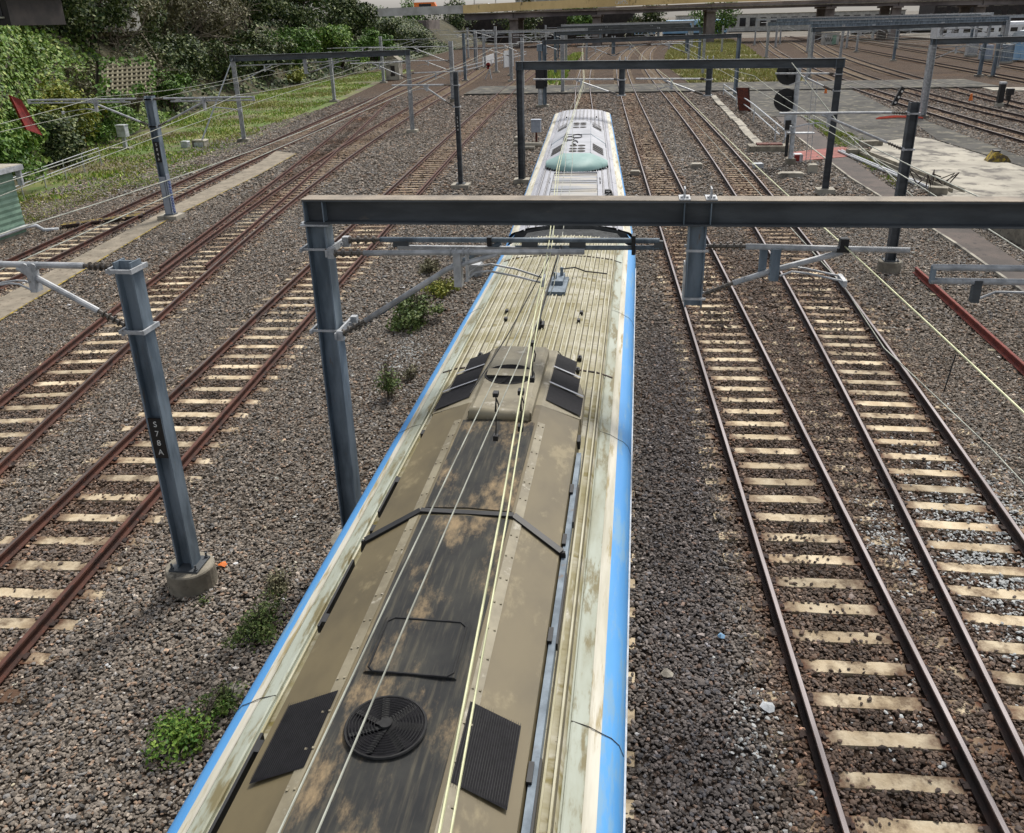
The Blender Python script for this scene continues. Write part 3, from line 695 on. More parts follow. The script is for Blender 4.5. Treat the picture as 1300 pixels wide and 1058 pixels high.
    for sgn in (-1, 1):
        cp = [(-1.36, .95), (1.36, .95), (1.47, 1.25), (1.47, 2.85), (1.44, 3.05), (1.30, 3.16), (1.08, 3.225), (.6, zz(.6)-.01), (0, zz(0)-.01), (-.6, zz(.6)-.01), (-1.08, 3.225), (-1.30, 3.16), (-1.44, 3.05), (-1.47, 2.85), (-1.47, 1.25)]
        mb = MB(); mb.sweep(cp, (0, sgn*(h-.06), 0), (0, sgn*(h+.015), 0)); part(mb, 'end_wall', 'bellows')
        if not dirty and sgn < 0:
            for s in (-1, 1):                    # blue corner fairings
                mb = MB(); mb.add([(s*1.505, -h, 2.6), (s*1.505, -h, 2.96), (s*1.30, -h, 3.16), (s*1.505, -h-.62, 2.95), (s*1.38, -h-.4, 3.1)], [(0, 1, 3), (1, 2, 4, 3)]); part(mb, 'corner_fairing', 'blue')
    return root, part, zz, h

NEAR_Y = 6.3
near, part, zz, h = carriage(-1.43, NEAR_Y, 0, 24.6, 'near carriage with dirty olive ribbed roof and brown cooling housing', 'dirty')
Y = lambda y: y-NEAR_Y                                  # world y to carriage y
# brown cooling housing
y0, y1, yt, yc = Y(1.6), Y(10.15), Y(10.85), Y(8.95)
def hood(name, y0, y1, mat, parent, xo=.89, xi=.43, zl=3.40, zo=3.53, zi=3.70, zc=3.72):
    mb = MB(); pf = [(-xo, 3.33), (-xo, zl), (-xo+.02, zo), (-xi, zi), (0, zc), (xi, zi), (xo-.02, zo), (xo, zl), (xo, 3.33)]
    n = len(pf); seg = 8; vs = []; fs = []
    for i in range(seg+1): vs += [(a, y0+(y1-y0)*i/seg, b) for a, b in pf]
    for i in range(seg):
        for k in range(n-1): fs.append((i*n+k, i*n+k+1, (i+1)*n+k+1, (i+1)*n+k))
    fs += [tuple(range(n)), tuple(range(seg*n+n-1, seg*n-1, -1))]
    mb.add(vs, fs); return part(mb, name, mat, parent)
ac = hood('cooling_housing', y0, yc, 'ac_brown', near)
# far end of the housing: chamfered corners that carry the vent meshes
mb = MB()
e = [(-.93, yc), (-.93, Y(9.1)), (-.80, Y(9.75)), (-.46, yt), (.46, yt), (.80, Y(10.2)), (.93, Y(9.4)), (.93, yc)]
e = [(-.89, yc), (-.89, Y(9.6)), (-.72, Y(10.35)), (-.46, yt), (.46, yt), (.72, Y(10.35)), (.89, Y(9.6)), (.89, yc)]
def zt(x): return 3.53+(3.70-3.53)*(1-max(0, (abs(x)-.43))/.48) if abs(x) > .43 else 3.70
n = len(e); mb.add([(x, y, 3.33) for x, y in e]+[(x, y, zt(x)-(.05 if y > Y(10.2) and abs(x) < .5 else .0)-(.03 if abs(x) > .7 and y > Y(10.2) else 0)) for x, y in e], [(i, (i+1) % n, n+(i+1) % n, n+i) for i in range(n)])
o = n
mb.add([(-.89, yc, 3.53), (-.43, yc, 3.70), (-.43, yt, 3.65), (-.72, Y(10.35), 3.57), (-.89, Y(9.6), 3.53)], [(0, 1, 2, 3, 4)])
mb.add([(.89, yc, 3.53), (.43, yc, 3.70), (.43, yt, 3.65), (.72, Y(10.35), 3.57), (.89, Y(9.6), 3.53)], [(4, 3, 2, 1, 0)])
mb.add([(-.43, yc, 3.70), (.43, yc, 3.70), (.43, yt, 3.65), (-.43, yt, 3.65)], [(0, 1, 2, 3)])
endh = part(mb, 'vented_end', 'ac_grey', near)
def slope_quad(s, xa, xb, ya, yb, lift=.006, sk=0):
    f = lambda x, y: (s*x, y, 3.70-(x-.43)*.345+lift-(.05*max(0, (y-yc)/(yt-yc)))*(1-(x-.43)/.5))
    mb = MB(); mb.add([f(xa, ya+sk), f(xb, ya), f(xb, yb), f(xa, yb+sk)], [(0, 1, 2, 3) if s > 0 else (3, 2, 1, 0)]); return mb
for s in (-1, 1):
    for k in range(3):
        ya = Y(9.0)+k*.55; part(slope_quad(s, .46, .88-.075*k, ya, ya+.50, .012, .12), 'vent_mesh', 'grille', endh)
    for k in range(2):
        mb = slope_quad(s, .455, .88-.07*k, Y(9.505)+k*.55, Y(9.545)+k*.55, .028, .12); part(mb, 'vent_bar', 'ac_white', endh)
    if s > 0: mb = MB(); mb.box((s*.915, Y(5.6), 3.43), (.05, 5.2, .13)); part(mb, 'side_rail', 'galv', near)
    for k, y in enumerate((2.7, 3.9, 5.2, 6.5, 7.4, 8.5)):
        mb = MB(); mb.box((s*.895, Y(y), 3.47), (.035, .16 if s > 0 else .10, .10)); part(mb, 'latch', 'black', ac)
for s in (-1, 1):
    for q in ((.945, 2.4, .6), (.945, 3.6, .9), (.945, 5.6, .9), (.945, 7.2, .7)): mb = MB(); mb.box((s*q[0], Y(q[1]), 3.44), (.02, q[2], .07)); part(mb, 'side_slot', 'black', near)
# raised fan cowl at the far end
mb = MB(); cw = .36
mb.sweep([(-cw, 0), (cw, 0), (cw, .11), (cw-.05, .15), (-cw+.05, .15), (-cw, .11)], (0, Y(8.52), 3.68), (0, Y(10.55), 3.66)); cowl = part(mb, 'fan_cowl', 'ac_grey', near)
mb = MB(); mb.tube([(0, Y(8.5), 3.735), (0, Y(8.5), 3.736)], .01); 
mb = MB(); mb.tube([(-cw+.02, Y(8.53), 3.76), (cw-.02, Y(8.53), 3.76)], .075, 12); part(mb, 'rounded_lip', 'ac_grey', cowl, True)
def fan(y, r, zb, parent, name='fan_opening'):
    mb = MB(); mb.tube([(0, 0, zb), (0, 0, zb+.012)], r, 32); mb.v = [(vx-.03, vy+y, vz) for vx, vy, vz in mb.v]
    f = part(mb, name, 'grille', parent)
    mb = MB()
    for i in range(9):
        rr = r*(.28+.08*i); pts = [(-.03+rr*math.cos(a*PI/12), y+rr*math.sin(a*PI/12), zb+.03) for a in range(25)]; mb.tube(pts, .0032, 4, False)
    part(mb, 'wire_guard', 'fan_metal', f)
    mb = MB()
    for a in range(7):
        an = a*2*PI/7; mb.frame((-.03+r*.5*math.cos(an), y+r*.5*math.sin(an), zb+.016), Vector((math.cos(an), math.sin(an), 0)), Vector((-math.sin(an)*.94, math.cos(an)*.94, .34)), Vector((math.sin(an)*.34, -math.cos(an)*.34, .94)), r*.85, r*.24, .004)
    mb.cyl((-.03, y, zb+.012), r*.16, .03, 14); part(mb, 'blade_wheel', 'fan_metal', f)
    mb = MB(); mb.tube([(-.03+r*math.cos(a*PI/16), y+r*math.sin(a*PI/16), zb+.01) for a in range(33)], .011, 6, False); part(mb, 'rim', 'fan_metal', f)
    return f
fan(Y(9.55), .30, 3.812, near)
mb = MB(); mb.add([(-.3, Y(9.45), 3.85), (.26, Y(9.45), 3.85), (.26, Y(9.62), 3.87), (-.3, Y(9.62), 3.87)], [(0, 1, 2, 3)]); part(mb, 'fan_bridge', 'ac_grey', cowl)
# dark sooty cover along the crown, its seam, hatch, second fan and two louvred vents
def crown(name, ya, yb, x, lift, mat):
    mb = MB(); f = lambda xx: 3.72-.02*abs(xx)/.43+lift; seg = 6; vs = []; fs = []
    pf = [(-x, f(x)-.02), (-x, f(x)), (0, f(0)), (x, f(x)), (x, f(x)-.02)]
    for i in range(seg+1): vs += [(a, ya+(yb-ya)*i/seg, b) for a, b in pf]
    for i in range(seg):
        for k in range(4): fs.append((i*5+k, i*5+k+1, i*5+k+6, i*5+k+5))
    fs += [tuple(range(5)), tuple(range(seg*5+4, seg*5-1, -1))]
    mb.add(vs, fs); return part(mb, name, mat, near)
crown('crown_cover', Y(1.7), Y(6.46), .405, .012, 'ac_panel'); crown('crown_cover', Y(6.60), Y(8.46), .405, .012, 'ac_panel')
mb = MB(); pf = [(-.905, 3.42), (-.89, 3.545), (-.43, 3.715), (.43, 3.715), (.89, 3.545), (.905, 3.42)]
pts = [(a, Y(6.53)-(.28 if abs(a) > .6 else 0), b) for a, b in pf]
for p, q in zip(pts, pts[1:]): mb.bar(p, q, .065, .028)
part(mb, 'seam', 'black', near)
mb = MB(); mb.sweep([(-.33, 0), (.33, 0), (.31, .016), (-.31, .016)], (0, Y(4.42), 3.724), (0, Y(5.0), 3.724)); hatch = part(mb, 'hatch', 'ac_panel', near)
rr_ = [(-.30, 4.46), (-.26, 4.42), (.26, 4.42), (.30, 4.46), (.30, 4.94), (.25, 4.99), (-.25, 4.99), (-.30, 4.94), (-.30, 4.46)]
mb = MB(); mb.tube([(a, Y(b), 3.742) for a, b in rr_], .009, 6, False); part(mb, 'hatch_edge_shade', 'fan_metal', hatch)  # dark outline standing in for the shaded edges of the hatch

fan(Y(3.94), .255, 3.737, near); fan(Y(2.6), .255, 3.737, near)
for s in (-1, 1):
    v = part(slope_quad(s, .455, .80, Y(3.55), Y(4.2), .010, .06), 'side_vent', 'grille', near)
    mb = MB()
    for i in range(23):
        x = .46+.335*i/22; q = slope_quad(s, x, x+.004, Y(3.56), Y(4.2), .022, .06 if i < 11 else .02); mb.add(q.v, q.f)
    part(mb, 'louvre', 'fan_metal', v)
    mb = MB(); mb.frame((s*.475, Y(5.1), 3.686), Vector((.945, 0, -s*.326)), Vector((0, 1, 0)), Vector((s*.326, 0, .945)), .085, 6.8, .008)
    for i in range(22):
        for x in (.45, .50): mb.box((s*x, Y(1.9+i*.31), 3.70-(x-.43)*.345+.008), (.016, .016, .012))
    part(mb, 'rivet_row', 'ac_grey', ac)
# roof aerial box and small fittings on the ribbed stretch
mb = MB(); mb.box((.1, Y(14.7), 3.40), (.34, .95, .07)); mb.box((.1, Y(14.9), 3.46), (.2, .55, .1)); ab = part(mb, 'aerial_box', 'galv', near)
mb = MB(); mb.tube([(.15, Y(15.0), 3.5), (.15, Y(15.0), 3.66)], .03, 8); mb.tube([(.05, Y(14.8), 3.5), (.05, Y(14.8), 3.62)], .03, 8); part(mb, 'aerial_stub', 'galv', ab)
mb = MB(); mb.tube([W for W in ((.16, Y(15.0), 3.63), (.36, Y(15.4), 3.55), (.55, Y(15.6), 3.42), (.95, Y(15.6), 3.38))], .014, 6); part(mb, 'aerial_cable', 'wire_dark', ab)
mb = MB(); mb.box((.02, Y(12.55), 3.41), (.12, .18, .08)); mb.tube([(.02, Y(12.55), 3.4), (.02, Y(12.5), 3.52)], .03, 8); part(mb, 'roof_lug', 'black', near)
for x in (-.62, -.58, .62, .6):
    mb = MB(); mb.box((x, Y(13.3 if abs(x) > .6 else 12.9), zz(.6)+.03), (.05, .09, .05)); part(mb, 'roof_stud', 'black', near)
for y in (10.93, 16.9):
    mb = MB(); pp = [(-1.2, 3.235), (-.98, 3.31), (-.5, 3.365), (0, 3.385), (.5, 3.365), (.98, 3.31), (1.2, 3.235)]
    for p, q in zip(pp, pp[1:]): mb.bar((p[0], Y(y), p[1]), (q[0], Y(y), q[1]), .03, .012)
    part(mb, 'roof_joint', 'rail_side_dark', near)
# gangway between the two carriages
mb = MB()
for i in range(9):
    y = h+.10+i*.1; mb.sweep([(-1.2, 1.0), (-1.25, 2.95), (-1.05, 3.2), (-.5, 3.29), (.5, 3.29), (1.05, 3.2), (1.25, 2.95), (1.2, 1.0)], (0, y, 0), (0, y+.06, 0))
part(mb, 'gangway_bellows', 'bellows', near)

fx0, fy0, fx1, fy1 = -1.47, 19.7, -2.86, 46.2
frz = math.atan2(-(fx1-fx0), fy1-fy0); fL = math.hypot(fx1-fx0, fy1-fy0)
far, part, zz, h = carriage((fx0+fx1)/2, (fy0+fy1)/2, frz, fL, 'far carriage with clean pale roof and teal fronted cooling housing', 'clean')
FY = lambda y: (y-(fy0+fy1)/2)/math.cos(frz)
a0, a1 = FY(26.9), FY(38.3)
def fhood():
    mb = MB(); pf = [(-1.0, 3.34), (-.98, 3.50), (-.45, 3.74), (.45, 3.74), (.98, 3.50), (1.0, 3.34)]; n = len(pf)
    ys = [(a0+1.5, 1.0, 0), (a0+6, 1.0, 0), (a1-2.2, 1.0, 0), (a1-1.0, .86, -.02), (a1, .55, -.06)]; vs = []; fs = []
    for y, k, dz in ys: vs += [(a*k, y, b+dz) for a, b in pf]
    for i in range(len(ys)-1):
        for q in range(n-1): fs.append((i*n+q, i*n+q+1, (i+1)*n+q+1, (i+1)*n+q))
    fs.append(tuple(range((len(ys)-1)*n+n-1, (len(ys)-1)*n-1, -1)))
    mb.add(vs, fs); return part(mb, 'cooling_housing', 'ac_white')
fh = fhood()
mb = MB(); vs = []; fs = []; m_, n_ = 14, 8            # rounded teal nose
for j in range(n_+1):
    t = j/n_
    for i in range(m_+1):
        u = -1+2*i/m_; ax = abs(u)
        zo = 3.74 if ax < .45 else 3.74-.24*(ax-.45)/.55
        yb = a0+.15*ax*ax*0+ (1.5-1.35*max(0, 1-ax**2.4)**.55*1.0)
        y = a0+1.5+(-(1.5)*(1-.75*ax**2.2))*math.sin(t*PI/2); z = 3.36+(zo-3.36)*math.cos(t*PI/2)**.8
        vs.append((u*1.0, y, z))
for j in range(n_):
    for i in range(m_): fs.append((j*(m_+1)+i, (j+1)*(m_+1)+i, (j+1)*(m_+1)+i+1, j*(m_+1)+i+1))
mb.add(vs, fs); part(mb, 'teal_nose', 'teal', fh, True)
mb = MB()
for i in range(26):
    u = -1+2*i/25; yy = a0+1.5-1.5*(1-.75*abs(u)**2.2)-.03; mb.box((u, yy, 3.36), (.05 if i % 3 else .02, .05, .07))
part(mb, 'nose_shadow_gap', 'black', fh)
for s in (-1, 1):
    for y in (a0+2.1, a1-2.9):
        mb = MB()
        for k in range(4):
            yy = y+k*.42
            f = lambda x: 3.75-(x-.45)*.45+.012
            mb.add([(s*.52, yy+.3, f(.52)), (s*.88, yy, f(.88)), (s*.88, yy+.2, f(.88)), (s*.52, yy+.5, f(.52))], [(0, 1, 2, 3) if s > 0 else (3, 2, 1, 0)])
        part(mb, 'side_louvre', 'underframe', fh)
    mb = MB(); mb.bar((s*.45, a0+1.5, 3.75), (s*.45, a1-1.0, 3.73), .015, .012); part(mb, 'panel_joint', 'galv', fh)
for y, ws in ((a0+1.9, .25), (a0+2.5, .25), (a0+3.2, .3), (a1-3.0, .3), (a1-2.2, .25), (a1-1.6, .25)):
    for sx in (-.14, .14):
        mb = MB(); mb.tube([(sx, y, 3.742), (sx, y, 3.752)], .13, 14); mb.v = [(sx+(vx-sx)*1.0, y+(vy-y)*1.5, vz) for vx, vy, vz in mb.v]; part(mb, 'crown_louvre', 'underframe', fh)
mb = MB(); pf = [(-1.0, 3.36), (-.98, 3.51), (-.45, 3.752), (.45, 3.752), (.98, 3.51), (1.0, 3.36)]
pts = [(a, a0+6.2-(.9 if abs(a) > .6 else 0), b) for a, b in pf]
for p, q in zip(pts, pts[1:]): mb.bar(p, q, .05, .012)
part(mb, 'housing_seam', 'galv', fh)
mb = MB()                                               # dark looping scrawl on the housing
for cxx, cyy, rx, ry, w0, w1 in ((-.30, a0+5.0, .16, .5, 0, 6.3), (-.05, a0+5.6, .18, .5, .5, 6.0), (-.42, a0+5.5, .1, 1.2, 2, 5.2), (-.1, a0+3.9, .09, .45, 0, 5)):
    pts = [(cxx+rx*math.cos(w0+(w1-w0)*i/16), cyy+ry*math.sin(w0+(w1-w0)*i/16), 3.76) for i in range(17)]; mb.tube(pts, .022, 5)
part(mb, 'scrawl', 'black', fh)
# sunken equipment tray with grey covers, clamps beside it
b0, b1 = FY(21.2), FY(26.3)
mb = MB()
for s in (-1, 1): mb.box((s*.68, (b0+b1)/2, 3.42), (.06, b1-b0, .12))
mb.box((0, b1, 3.42), (1.42, .06, .12)); tray = part(mb, 'equipment_tray', 'ac_white')
for i in range(4):
    yy = b0+(b1-b0)*(i+.5)/4; mb = MB(); mb.box((0, yy, 3.405), (1.28, (b1-b0)/4-.1, .07)); mb.box((0, yy+.35, 3.445), (1.24, .06, .02)); part(mb, 'tray_cover', M.setdefault('tray', wmat('reflecting_tray_cover', S(168, 162, 150), S(128, 132, 140), 1.2, .4, .2, c3=S(186, 172, 140), s3=1.5, t3=.6, stretch=(.5, 3, 1))), tray)
mb = MB()
for k in range(6): mb.box((.84+random.uniform(-.06, .14), b0+.7+k*.22, 3.44+random.uniform(0, .08)), (.16, .14, .12))
mb.tube([(.74, b0+.8, 3.5), (1.0, b0+1.4, 3.6), (1.1, b0+.6, 3.42)], .025, 6); part(mb, 'clamp_block', 'black')
mb = MB(); mb.box((-.95, b0+1.2, 3.42), (.3, .22, .09)); mb.box((-.82, b0+.5, 3.42), (.14, .6, .09)); part(mb, 'clamp_block', 'black')

# ------------------------------------------------------------------ masts, gantries and cantilever arms
def arm(root, p, side, ztop, reach, zlow, drop=None, reg=.7, double=False, tube=.042, far=False, mat='galv_light', contact=None):
    """cantilever: insulated top tube, insulated strut, drop bracket and registration arms. p = mast axis point, side = unit vector"""
    s = Vector(side).normalized(); f = s.cross(Vector((0, 0, 1))); P = Vector((p[0], p[1], 0)); zt = Vector((0, 0, 1))
    n = 5 if far else 10
    ca = MB()
    a0 = P+s*.16+zt*ztop; a1 = P+s*(.62 if not far else .4)+zt*(ztop+.02); a2 = P+s*reach+zt*(ztop+.03)
    ca.tube([a1, a2], tube, n)
    if double: ca.tube([a1+s*.3-zt*.12, a2-zt*.12], tube*.8, n); ca.bar(a2-zt*.06-s*.05, a2-zt*.06+s*.05, .06, .2); ca.bar(a1+s*.55-zt*.06, a1+s*.75-zt*.06, .06, .16)
    b0 = P+s*.16+zt*zlow; j = P+s*(reach*(.62 if drop is None else drop+.06))+zt*(ztop-.02); b1 = b0.lerp(j, min(.28, .5/(j-b0).length))
    ca.tube([b1, j], tube, n)
    dr = reach*(.5 if drop is None else drop); d0 = P+s*dr+zt*ztop; cz = contact if contact else ztop-.46
    ca.bar(d0, P+s*dr+zt*(cz+.02), .09, .14, f)
    ins = [(a0, a1), (b0, b1)]
    q0 = P+s*(dr+.03)+zt*(cz+.06); q1 = P+s*(dr+reg)+zt*cz
    mid = q0.lerp(q1, .3)+zt*.10
    for o in ((-.07, .07) if not far else (0,)): ca.tube([q0+f*o, q0.lerp(mid, .55)+f*o+zt*.03, mid+f*o, mid.lerp(q1, .4)+f*o+zt*.015, q1+f*o], .014 if not far else .02, 6)
    if not far: ca.box(tuple(q1), (.05, .16, .12)); ca.tube([d0-s*.06-f*.06, d0-s*.06+f*.06], .055, 8); ca.tube([d0+s*.06-f*.06, d0+s*.06+f*.06], .055, 8)
    o = ca.build('cantilever_arm', mat, root)
    for u, v in ins:
        mb = MB()
        if far: mb.tube([u, u.lerp(v, .3), u.lerp(v, .31), v], [.03, .03, .06, .06], 6)
        else: mb.insulator(u, v, .058, .028, 5)
        mb.build('insulator', 'insul', o)
    for z in (ztop, zlow):
        mb = MB(); c = P+zt*z
        mb.bar(c-f*.2+s*.15, c+f*.2+s*.15, .03, .09); mb.bar(c-f*.2-s*.15, c+f*.2-s*.15, .03, .06)
        for k in (-.185, .185): mb.bar(c+f*k-s*.15, c+f*k+s*.2, .03, .05)
        mb.build('clamp_bracket', 'galv_light', o)
    return o
def mast(px, py, top, label, arms=(), size=.25, found='round', mat='galv', plate=None, group='overhead line masts', at=None, far=False, name='overhead_line_mast', cat='mast', fz=.34, rot=0):
    b = U(px, py) if at is None else Vector((*at, 0)); X0, Y0 = b.x, b.y; b = Vector((X0, Y0, 0))
    H = top if top < 15 and top > 0 else 5.2
    root = thing(name, tuple(b), label, cat, group)
    ang = rot; up = (math.sin(ang), math.cos(ang), 0)
    mb = MB(); mb.ibeam((X0, Y0, .1), (X0, Y0, H), size, size, .025 if not far else .03, .02 if not far else .03, (1, 0, 0)); mb.build('post', mat, root)
    if found == 'round':
        mb = MB(); mb.tube([(X0, Y0, -.3), (X0, Y0, fz-.02), (X0, Y0, fz)], [.37, .36, .345], 28); mb.build('foundation', 'conc', root)
        mb = MB(); mb.box((X0, Y0, fz+.015), (.46, .42, .03))
        for sx in (-.19, .19):
            for sy in (-.17, .17): mb.cyl((X0+sx, Y0+sy, fz+.03), .016, .09, 8); mb.cyl((X0+sx, Y0+sy, fz+.03), .03, .025, 6)
        mb.build('base_plate', 'galv_dark', root)
    elif found == 'block':
        mb = MB(); mb.box((X0, Y0, .02), (.9, .8, .3)); mb.build('foundation', 'conc_light', root)
        mb = MB(); mb.box((X0, Y0, .19), (.45, .42, .04)); mb.build('base_plate', 'galv_dark', root)
    for a in arms: arm(root, (X0, Y0), *a[0], far=far, **a[1]) if isinstance(a[1], dict) else None
    if plate:
        txt, z, hgt = plate; yf = Y0-size/2-.012
        mb = MB(); mb.box((X0, Y0-size/2+.01, z), (size*.8, .02, hgt)); pl = mb.build('number_plate', 'black', root)
        text_mesh('lettering', '\n'.join(txt), hgt/len(txt)*.78, pl, (X0, Y0-size/2-.004, z), (1, 0, 0), (0, 0, 1), 'lettering', .002, 1.2)
    return root
A_ = lambda side, ztop, reach, zlow, **k: ((side, ztop, reach, zlow), k)
LFT, RT_ = (-1, 0, 0), (1, 0, 0)
# near numbered post
near_mast = mast(0, 0, 5.08, 'near blue grey post numbered S78A on a round concrete footing', [A_(LFT, 4.98, 3.3, 4.15, drop=.42, reg=1.0, contact=4.62)], at=(-6.52, 9.98), plate=('S78A', 2.55, .62))
mast(222, 280, 5.18, 'post with arms both sides and blue graffiti on its pale foot', [A_(LFT, 5.05, 5.6, 3.95, drop=.45, reg=1.6, contact=4.55, double=True), A_(RT_, 5.05, 4.6, 3.95, drop=.52, reg=1.6, contact=4.55, double=True)], at=(-20.4, 35.2), size=.33, found='block', plate=('S846', 2.9, .85))
gm = bpy.data.objects['post.001']; r205 = gm.parent
mb = MB(); X0, Y0 = -20.4, 35.2
mb.box((X0, Y0-.17, 1.0), (.27, .012, 1.7)); mb.box((X0+.172, Y0, 1.0), (.012, .3, 1.9)); wp = mb.build('white_patch', M.setdefault('pale_blue', wmat('pale_lower_coat', S(158, 166, 178), S(136, 144, 156), 3, .6)), r205)
mb = MB(); pts = []
for i in range(40):
    pts.append((X0+.185, Y0-.11+.22*(.5+.5*math.sin(i*1.9)), .25+i*.036))
mb.tube(pts, .022, 5); mb.build('graffiti', 'graffiti', wp)
mast(586, 240, 5.5, 'tall slim dark post beside the third track with a small number plate', [A_(LFT, 4.9, 3.2, 3.9, drop=.45, reg=.9, contact=4.62)], at=(-8.75, 42.7), mat='galv_dark', size=.22, found='block', plate=('S244', 3.1, .8))
mast(425, 130, 5.0, 'pale post on a small plinth at the grassy bank behind the left gantry', [A_(RT_, 5.3, 6, 4.3, drop=.6, reg=1.4)], at=(-32.2, 92), found='block', mat='galv_light', far=True, size=.3)
mast(0, 0, 5.9, 'pair of pale posts joined by tubes in front of the trees', [A_(RT_, 5.4, 7.5, 4.2, drop=.6, reg=1.5)], at=(-34.7, 120), found='block', mat='galv_light', far=True, size=.34)
mast(0, 0, 5.8, 'pale post just behind the slim dark post at the paved crossing', [A_(LFT, 5.3, 8.5, 3.8, drop=.4, reg=1.6), A_(LFT, 4.0, 6.0, 3.0, drop=.4, reg=1.2)], at=(-18.7, 89.5), mat='galv_light', far=True, size=.4)

# near gantry over the train
GY = 11.0; GZT, GZB = 5.70, 5.37
gan = thing('overhead_gantry', (-4.27, GY, 0), 'nearest dark steel gantry whose beam spans the whole right side', 'gantry', 'overhead line gantries')
mb = MB(); mb.ibeam((-4.40, GY, (GZT+GZB)/2), (9.0, GY, (GZT+GZB)/2), GZT-GZB-.012, .30, .022, .014)
beam = mb.build('beam', 'galv_dark', gan)
mb = MB(); mb.box((2.3, GY, GZT), (13.41, .302, .010)); mb.build('top_flange', 'beam_top', beam)
for x in (-4.385, -4.12, .62, .95):
    for sgn in (-1, 1): mb = MB(); mb.box((x, GY+sgn*.075, (GZT+GZB)/2), (.014, .135, GZT-GZB-.05)); mb.build('web_stiffener', 'galv', beam)
for x in (.62, .95):
    mb = MB(); mb.box((x, GY, GZT+.012), (.14, .30, .016)); mb.box((x, GY+.02, GZT+.075), (.016, .2, .12)); mb.box((x+.03, GY-.08, GZT+.03), (.03, .03, .03)); mb.box((x-.04, GY-.08, GZT+.03), (.03, .03, .03)); mb.build('top_clip', 'galv_light', gan)
mb = MB(); mb.ibeam((-4.25, GY, .1), (-4.25, GY, GZB-.02), .28, .28, .022, .016, (1, 0, 0)); mb.build('post', 'galv', gan)
mb = MB(); mb.box((-4.25, GY, GZB-.012), (.4, .36, .02)); mb.box((-4.43, GY, GZB-.012), (.12, .1, .018)); mb.build('cap_plate', 'galv_light', gan)
mb = MB(); mb.tube([(-4.25, GY, -.3), (-4.25, GY, .3)], .38, 24); mb.build('foundation', 'conc', gan)
mb = MB(); mb.ibeam((8.85, GY, .1), (8.85, GY, GZB-.002), .28, .28, .022, .016, (1, 0, 0)); mb.build('post', 'galv', gan)
mb = MB(); mb.ibeam((.80, GY, 4.29), (.80, GY, GZB-.002), .23, .20, .02, .014, (1, 0, 0)); hang = mb.build('hanging_post', 'galv', gan)
mb = MB()
for z in (5.06, 4.42): mb.bar((.66, GY-.14, z), (.95, GY-.14, z), .02, .03); mb.bar((.66, GY+.14, z), (.95, GY+.14, z), .02, .03)
mb.box((.67, GY, 4.62), (.02, .24, .5)); mb.build('clamp_strap', 'galv_light', hang)
# two cantilevers on the left post
Q = lambda px, py, yy: (CAMP+ray(px, py)*(yy/ray(px, py).y))
def tubeset(name, segs, mat, root):
    mb = MB()
    for pts, r in segs: mb.tube(pts, r, 10)
    return mb.build(name, mat, root, True)
ya, yb = GY-.32, GY+.30
ca = tubeset('cantilever_arm', [([(-3.55, ya, 5.03), (-.62, ya, 5.08)], .036), ([(-3.62, ya, 4.08), (-2.42, ya, 4.83), (-1.75, ya, 5.04)], .036)], 'galv_light', gan)
mb = MB(); mb.bar((-2.28, ya, 5.06), (-2.28, ya, 4.60), .10, .13, (0, 1, 0)); mb.bar((-2.16, ya+.02, 5.06), (-2.16, ya+.02, 4.66), .03, .10, (0, 1, 0))
for k in (-.12, -.05, .05, .12): mb.tube([(-2.25+k, ya, 5.05+.052*math.cos(t)) if False else (-2.25+k, ya+.05*math.sin(t), 5.055+.05*math.cos(t)) for t in [i*PI/6 for i in range(13)]], .009, 5)
mb.build('drop_bracket', 'galv_light', ca)
mb = MB()
for o, dz in ((0, 0), (.22, .03)):
    mb.tube([(-2.20, ya+o, 4.66+dz), (-2.05, ya+o, 4.78+dz), (-1.88, ya+o, 4.81+dz), (-1.55, ya+o, 4.75+dz), (-1.17, ya+o, 4.66)], .014, 7)
mb.box((-1.16, ya+.1, 4.66), (.035, .3, .09)); mb.build('registration_arm', 'galv_light', ca)
for p, q in (((-4.02, ya, 5.02), (-3.52, ya, 5.03)), ((-4.0, ya, 3.86), (-3.60, ya, 4.09))):
    mb = MB(); mb.insulator(p, q, .056, .026, 4); mb.build('insulator', 'insul', ca)
cb = tubeset('cantilever_arm', [([(-3.5, yb, 5.06), (.34, yb, 5.08)], .036), ([(-1.6, yb, 4.965), (.34, yb, 4.985)], .032), ([(-3.6, yb, 3.98), (-2.4, yb, 4.75), (-1.8, yb, 5.03)], .034)], 'galv', gan)
mb = MB(); mb.box((-2.15, yb, 4.955), (2.2, .07, .05)); mb.build('link_channel', 'galv_light', cb)
for x, mt_ in ((-3.2, 'galv_dark'), (-1.4, 'galv_dark'), (-.75, 'galv_dark'), (.33, 'galv_dark')):
    mb = MB(); mb.box((x, yb, 5.02), (.22 if x < 0 else .12, .06, .12)); mb.build('spacer_block', mt_, cb)
for q_, w_ in (((-.0, yb, 5.03), (.05, .16, .26)), ((-1.95, yb, 5.06), (.06, .14, .12))): mb = MB(); mb.box(q_, w_); mb.build('wire_clamp', 'black', cb)
for p, q in (((-4.02, yb, 5.05), (-3.48, yb, 5.06)), ((-4.0, yb, 3.72), (-3.58, yb, 4.0))):
    mb = MB(); mb.insulator(p, q, .056, .026, 4); mb.build('insulator', 'insul', cb)
for z in (5.03, 3.86):
    mb = MB(); mb.bar((-4.04, ya-.08, z), (-4.04, yb+.08, z), .03, .09); mb.bar((-4.46, GY-.17, z), (-4.0, GY-.17, z), .02, .03); mb.bar((-4.46, GY+.17, z), (-4.0, GY+.17, z), .02, .03)
    for yy in (ya, yb): mb.box((-3.99, yy, z), (.09, .1, .14))
    mb.bar((-4.46, GY-.24, z), (-4.46, GY+.24, z), .03, .05); mb.build('clamp_bracket', 'galv_light', gan)
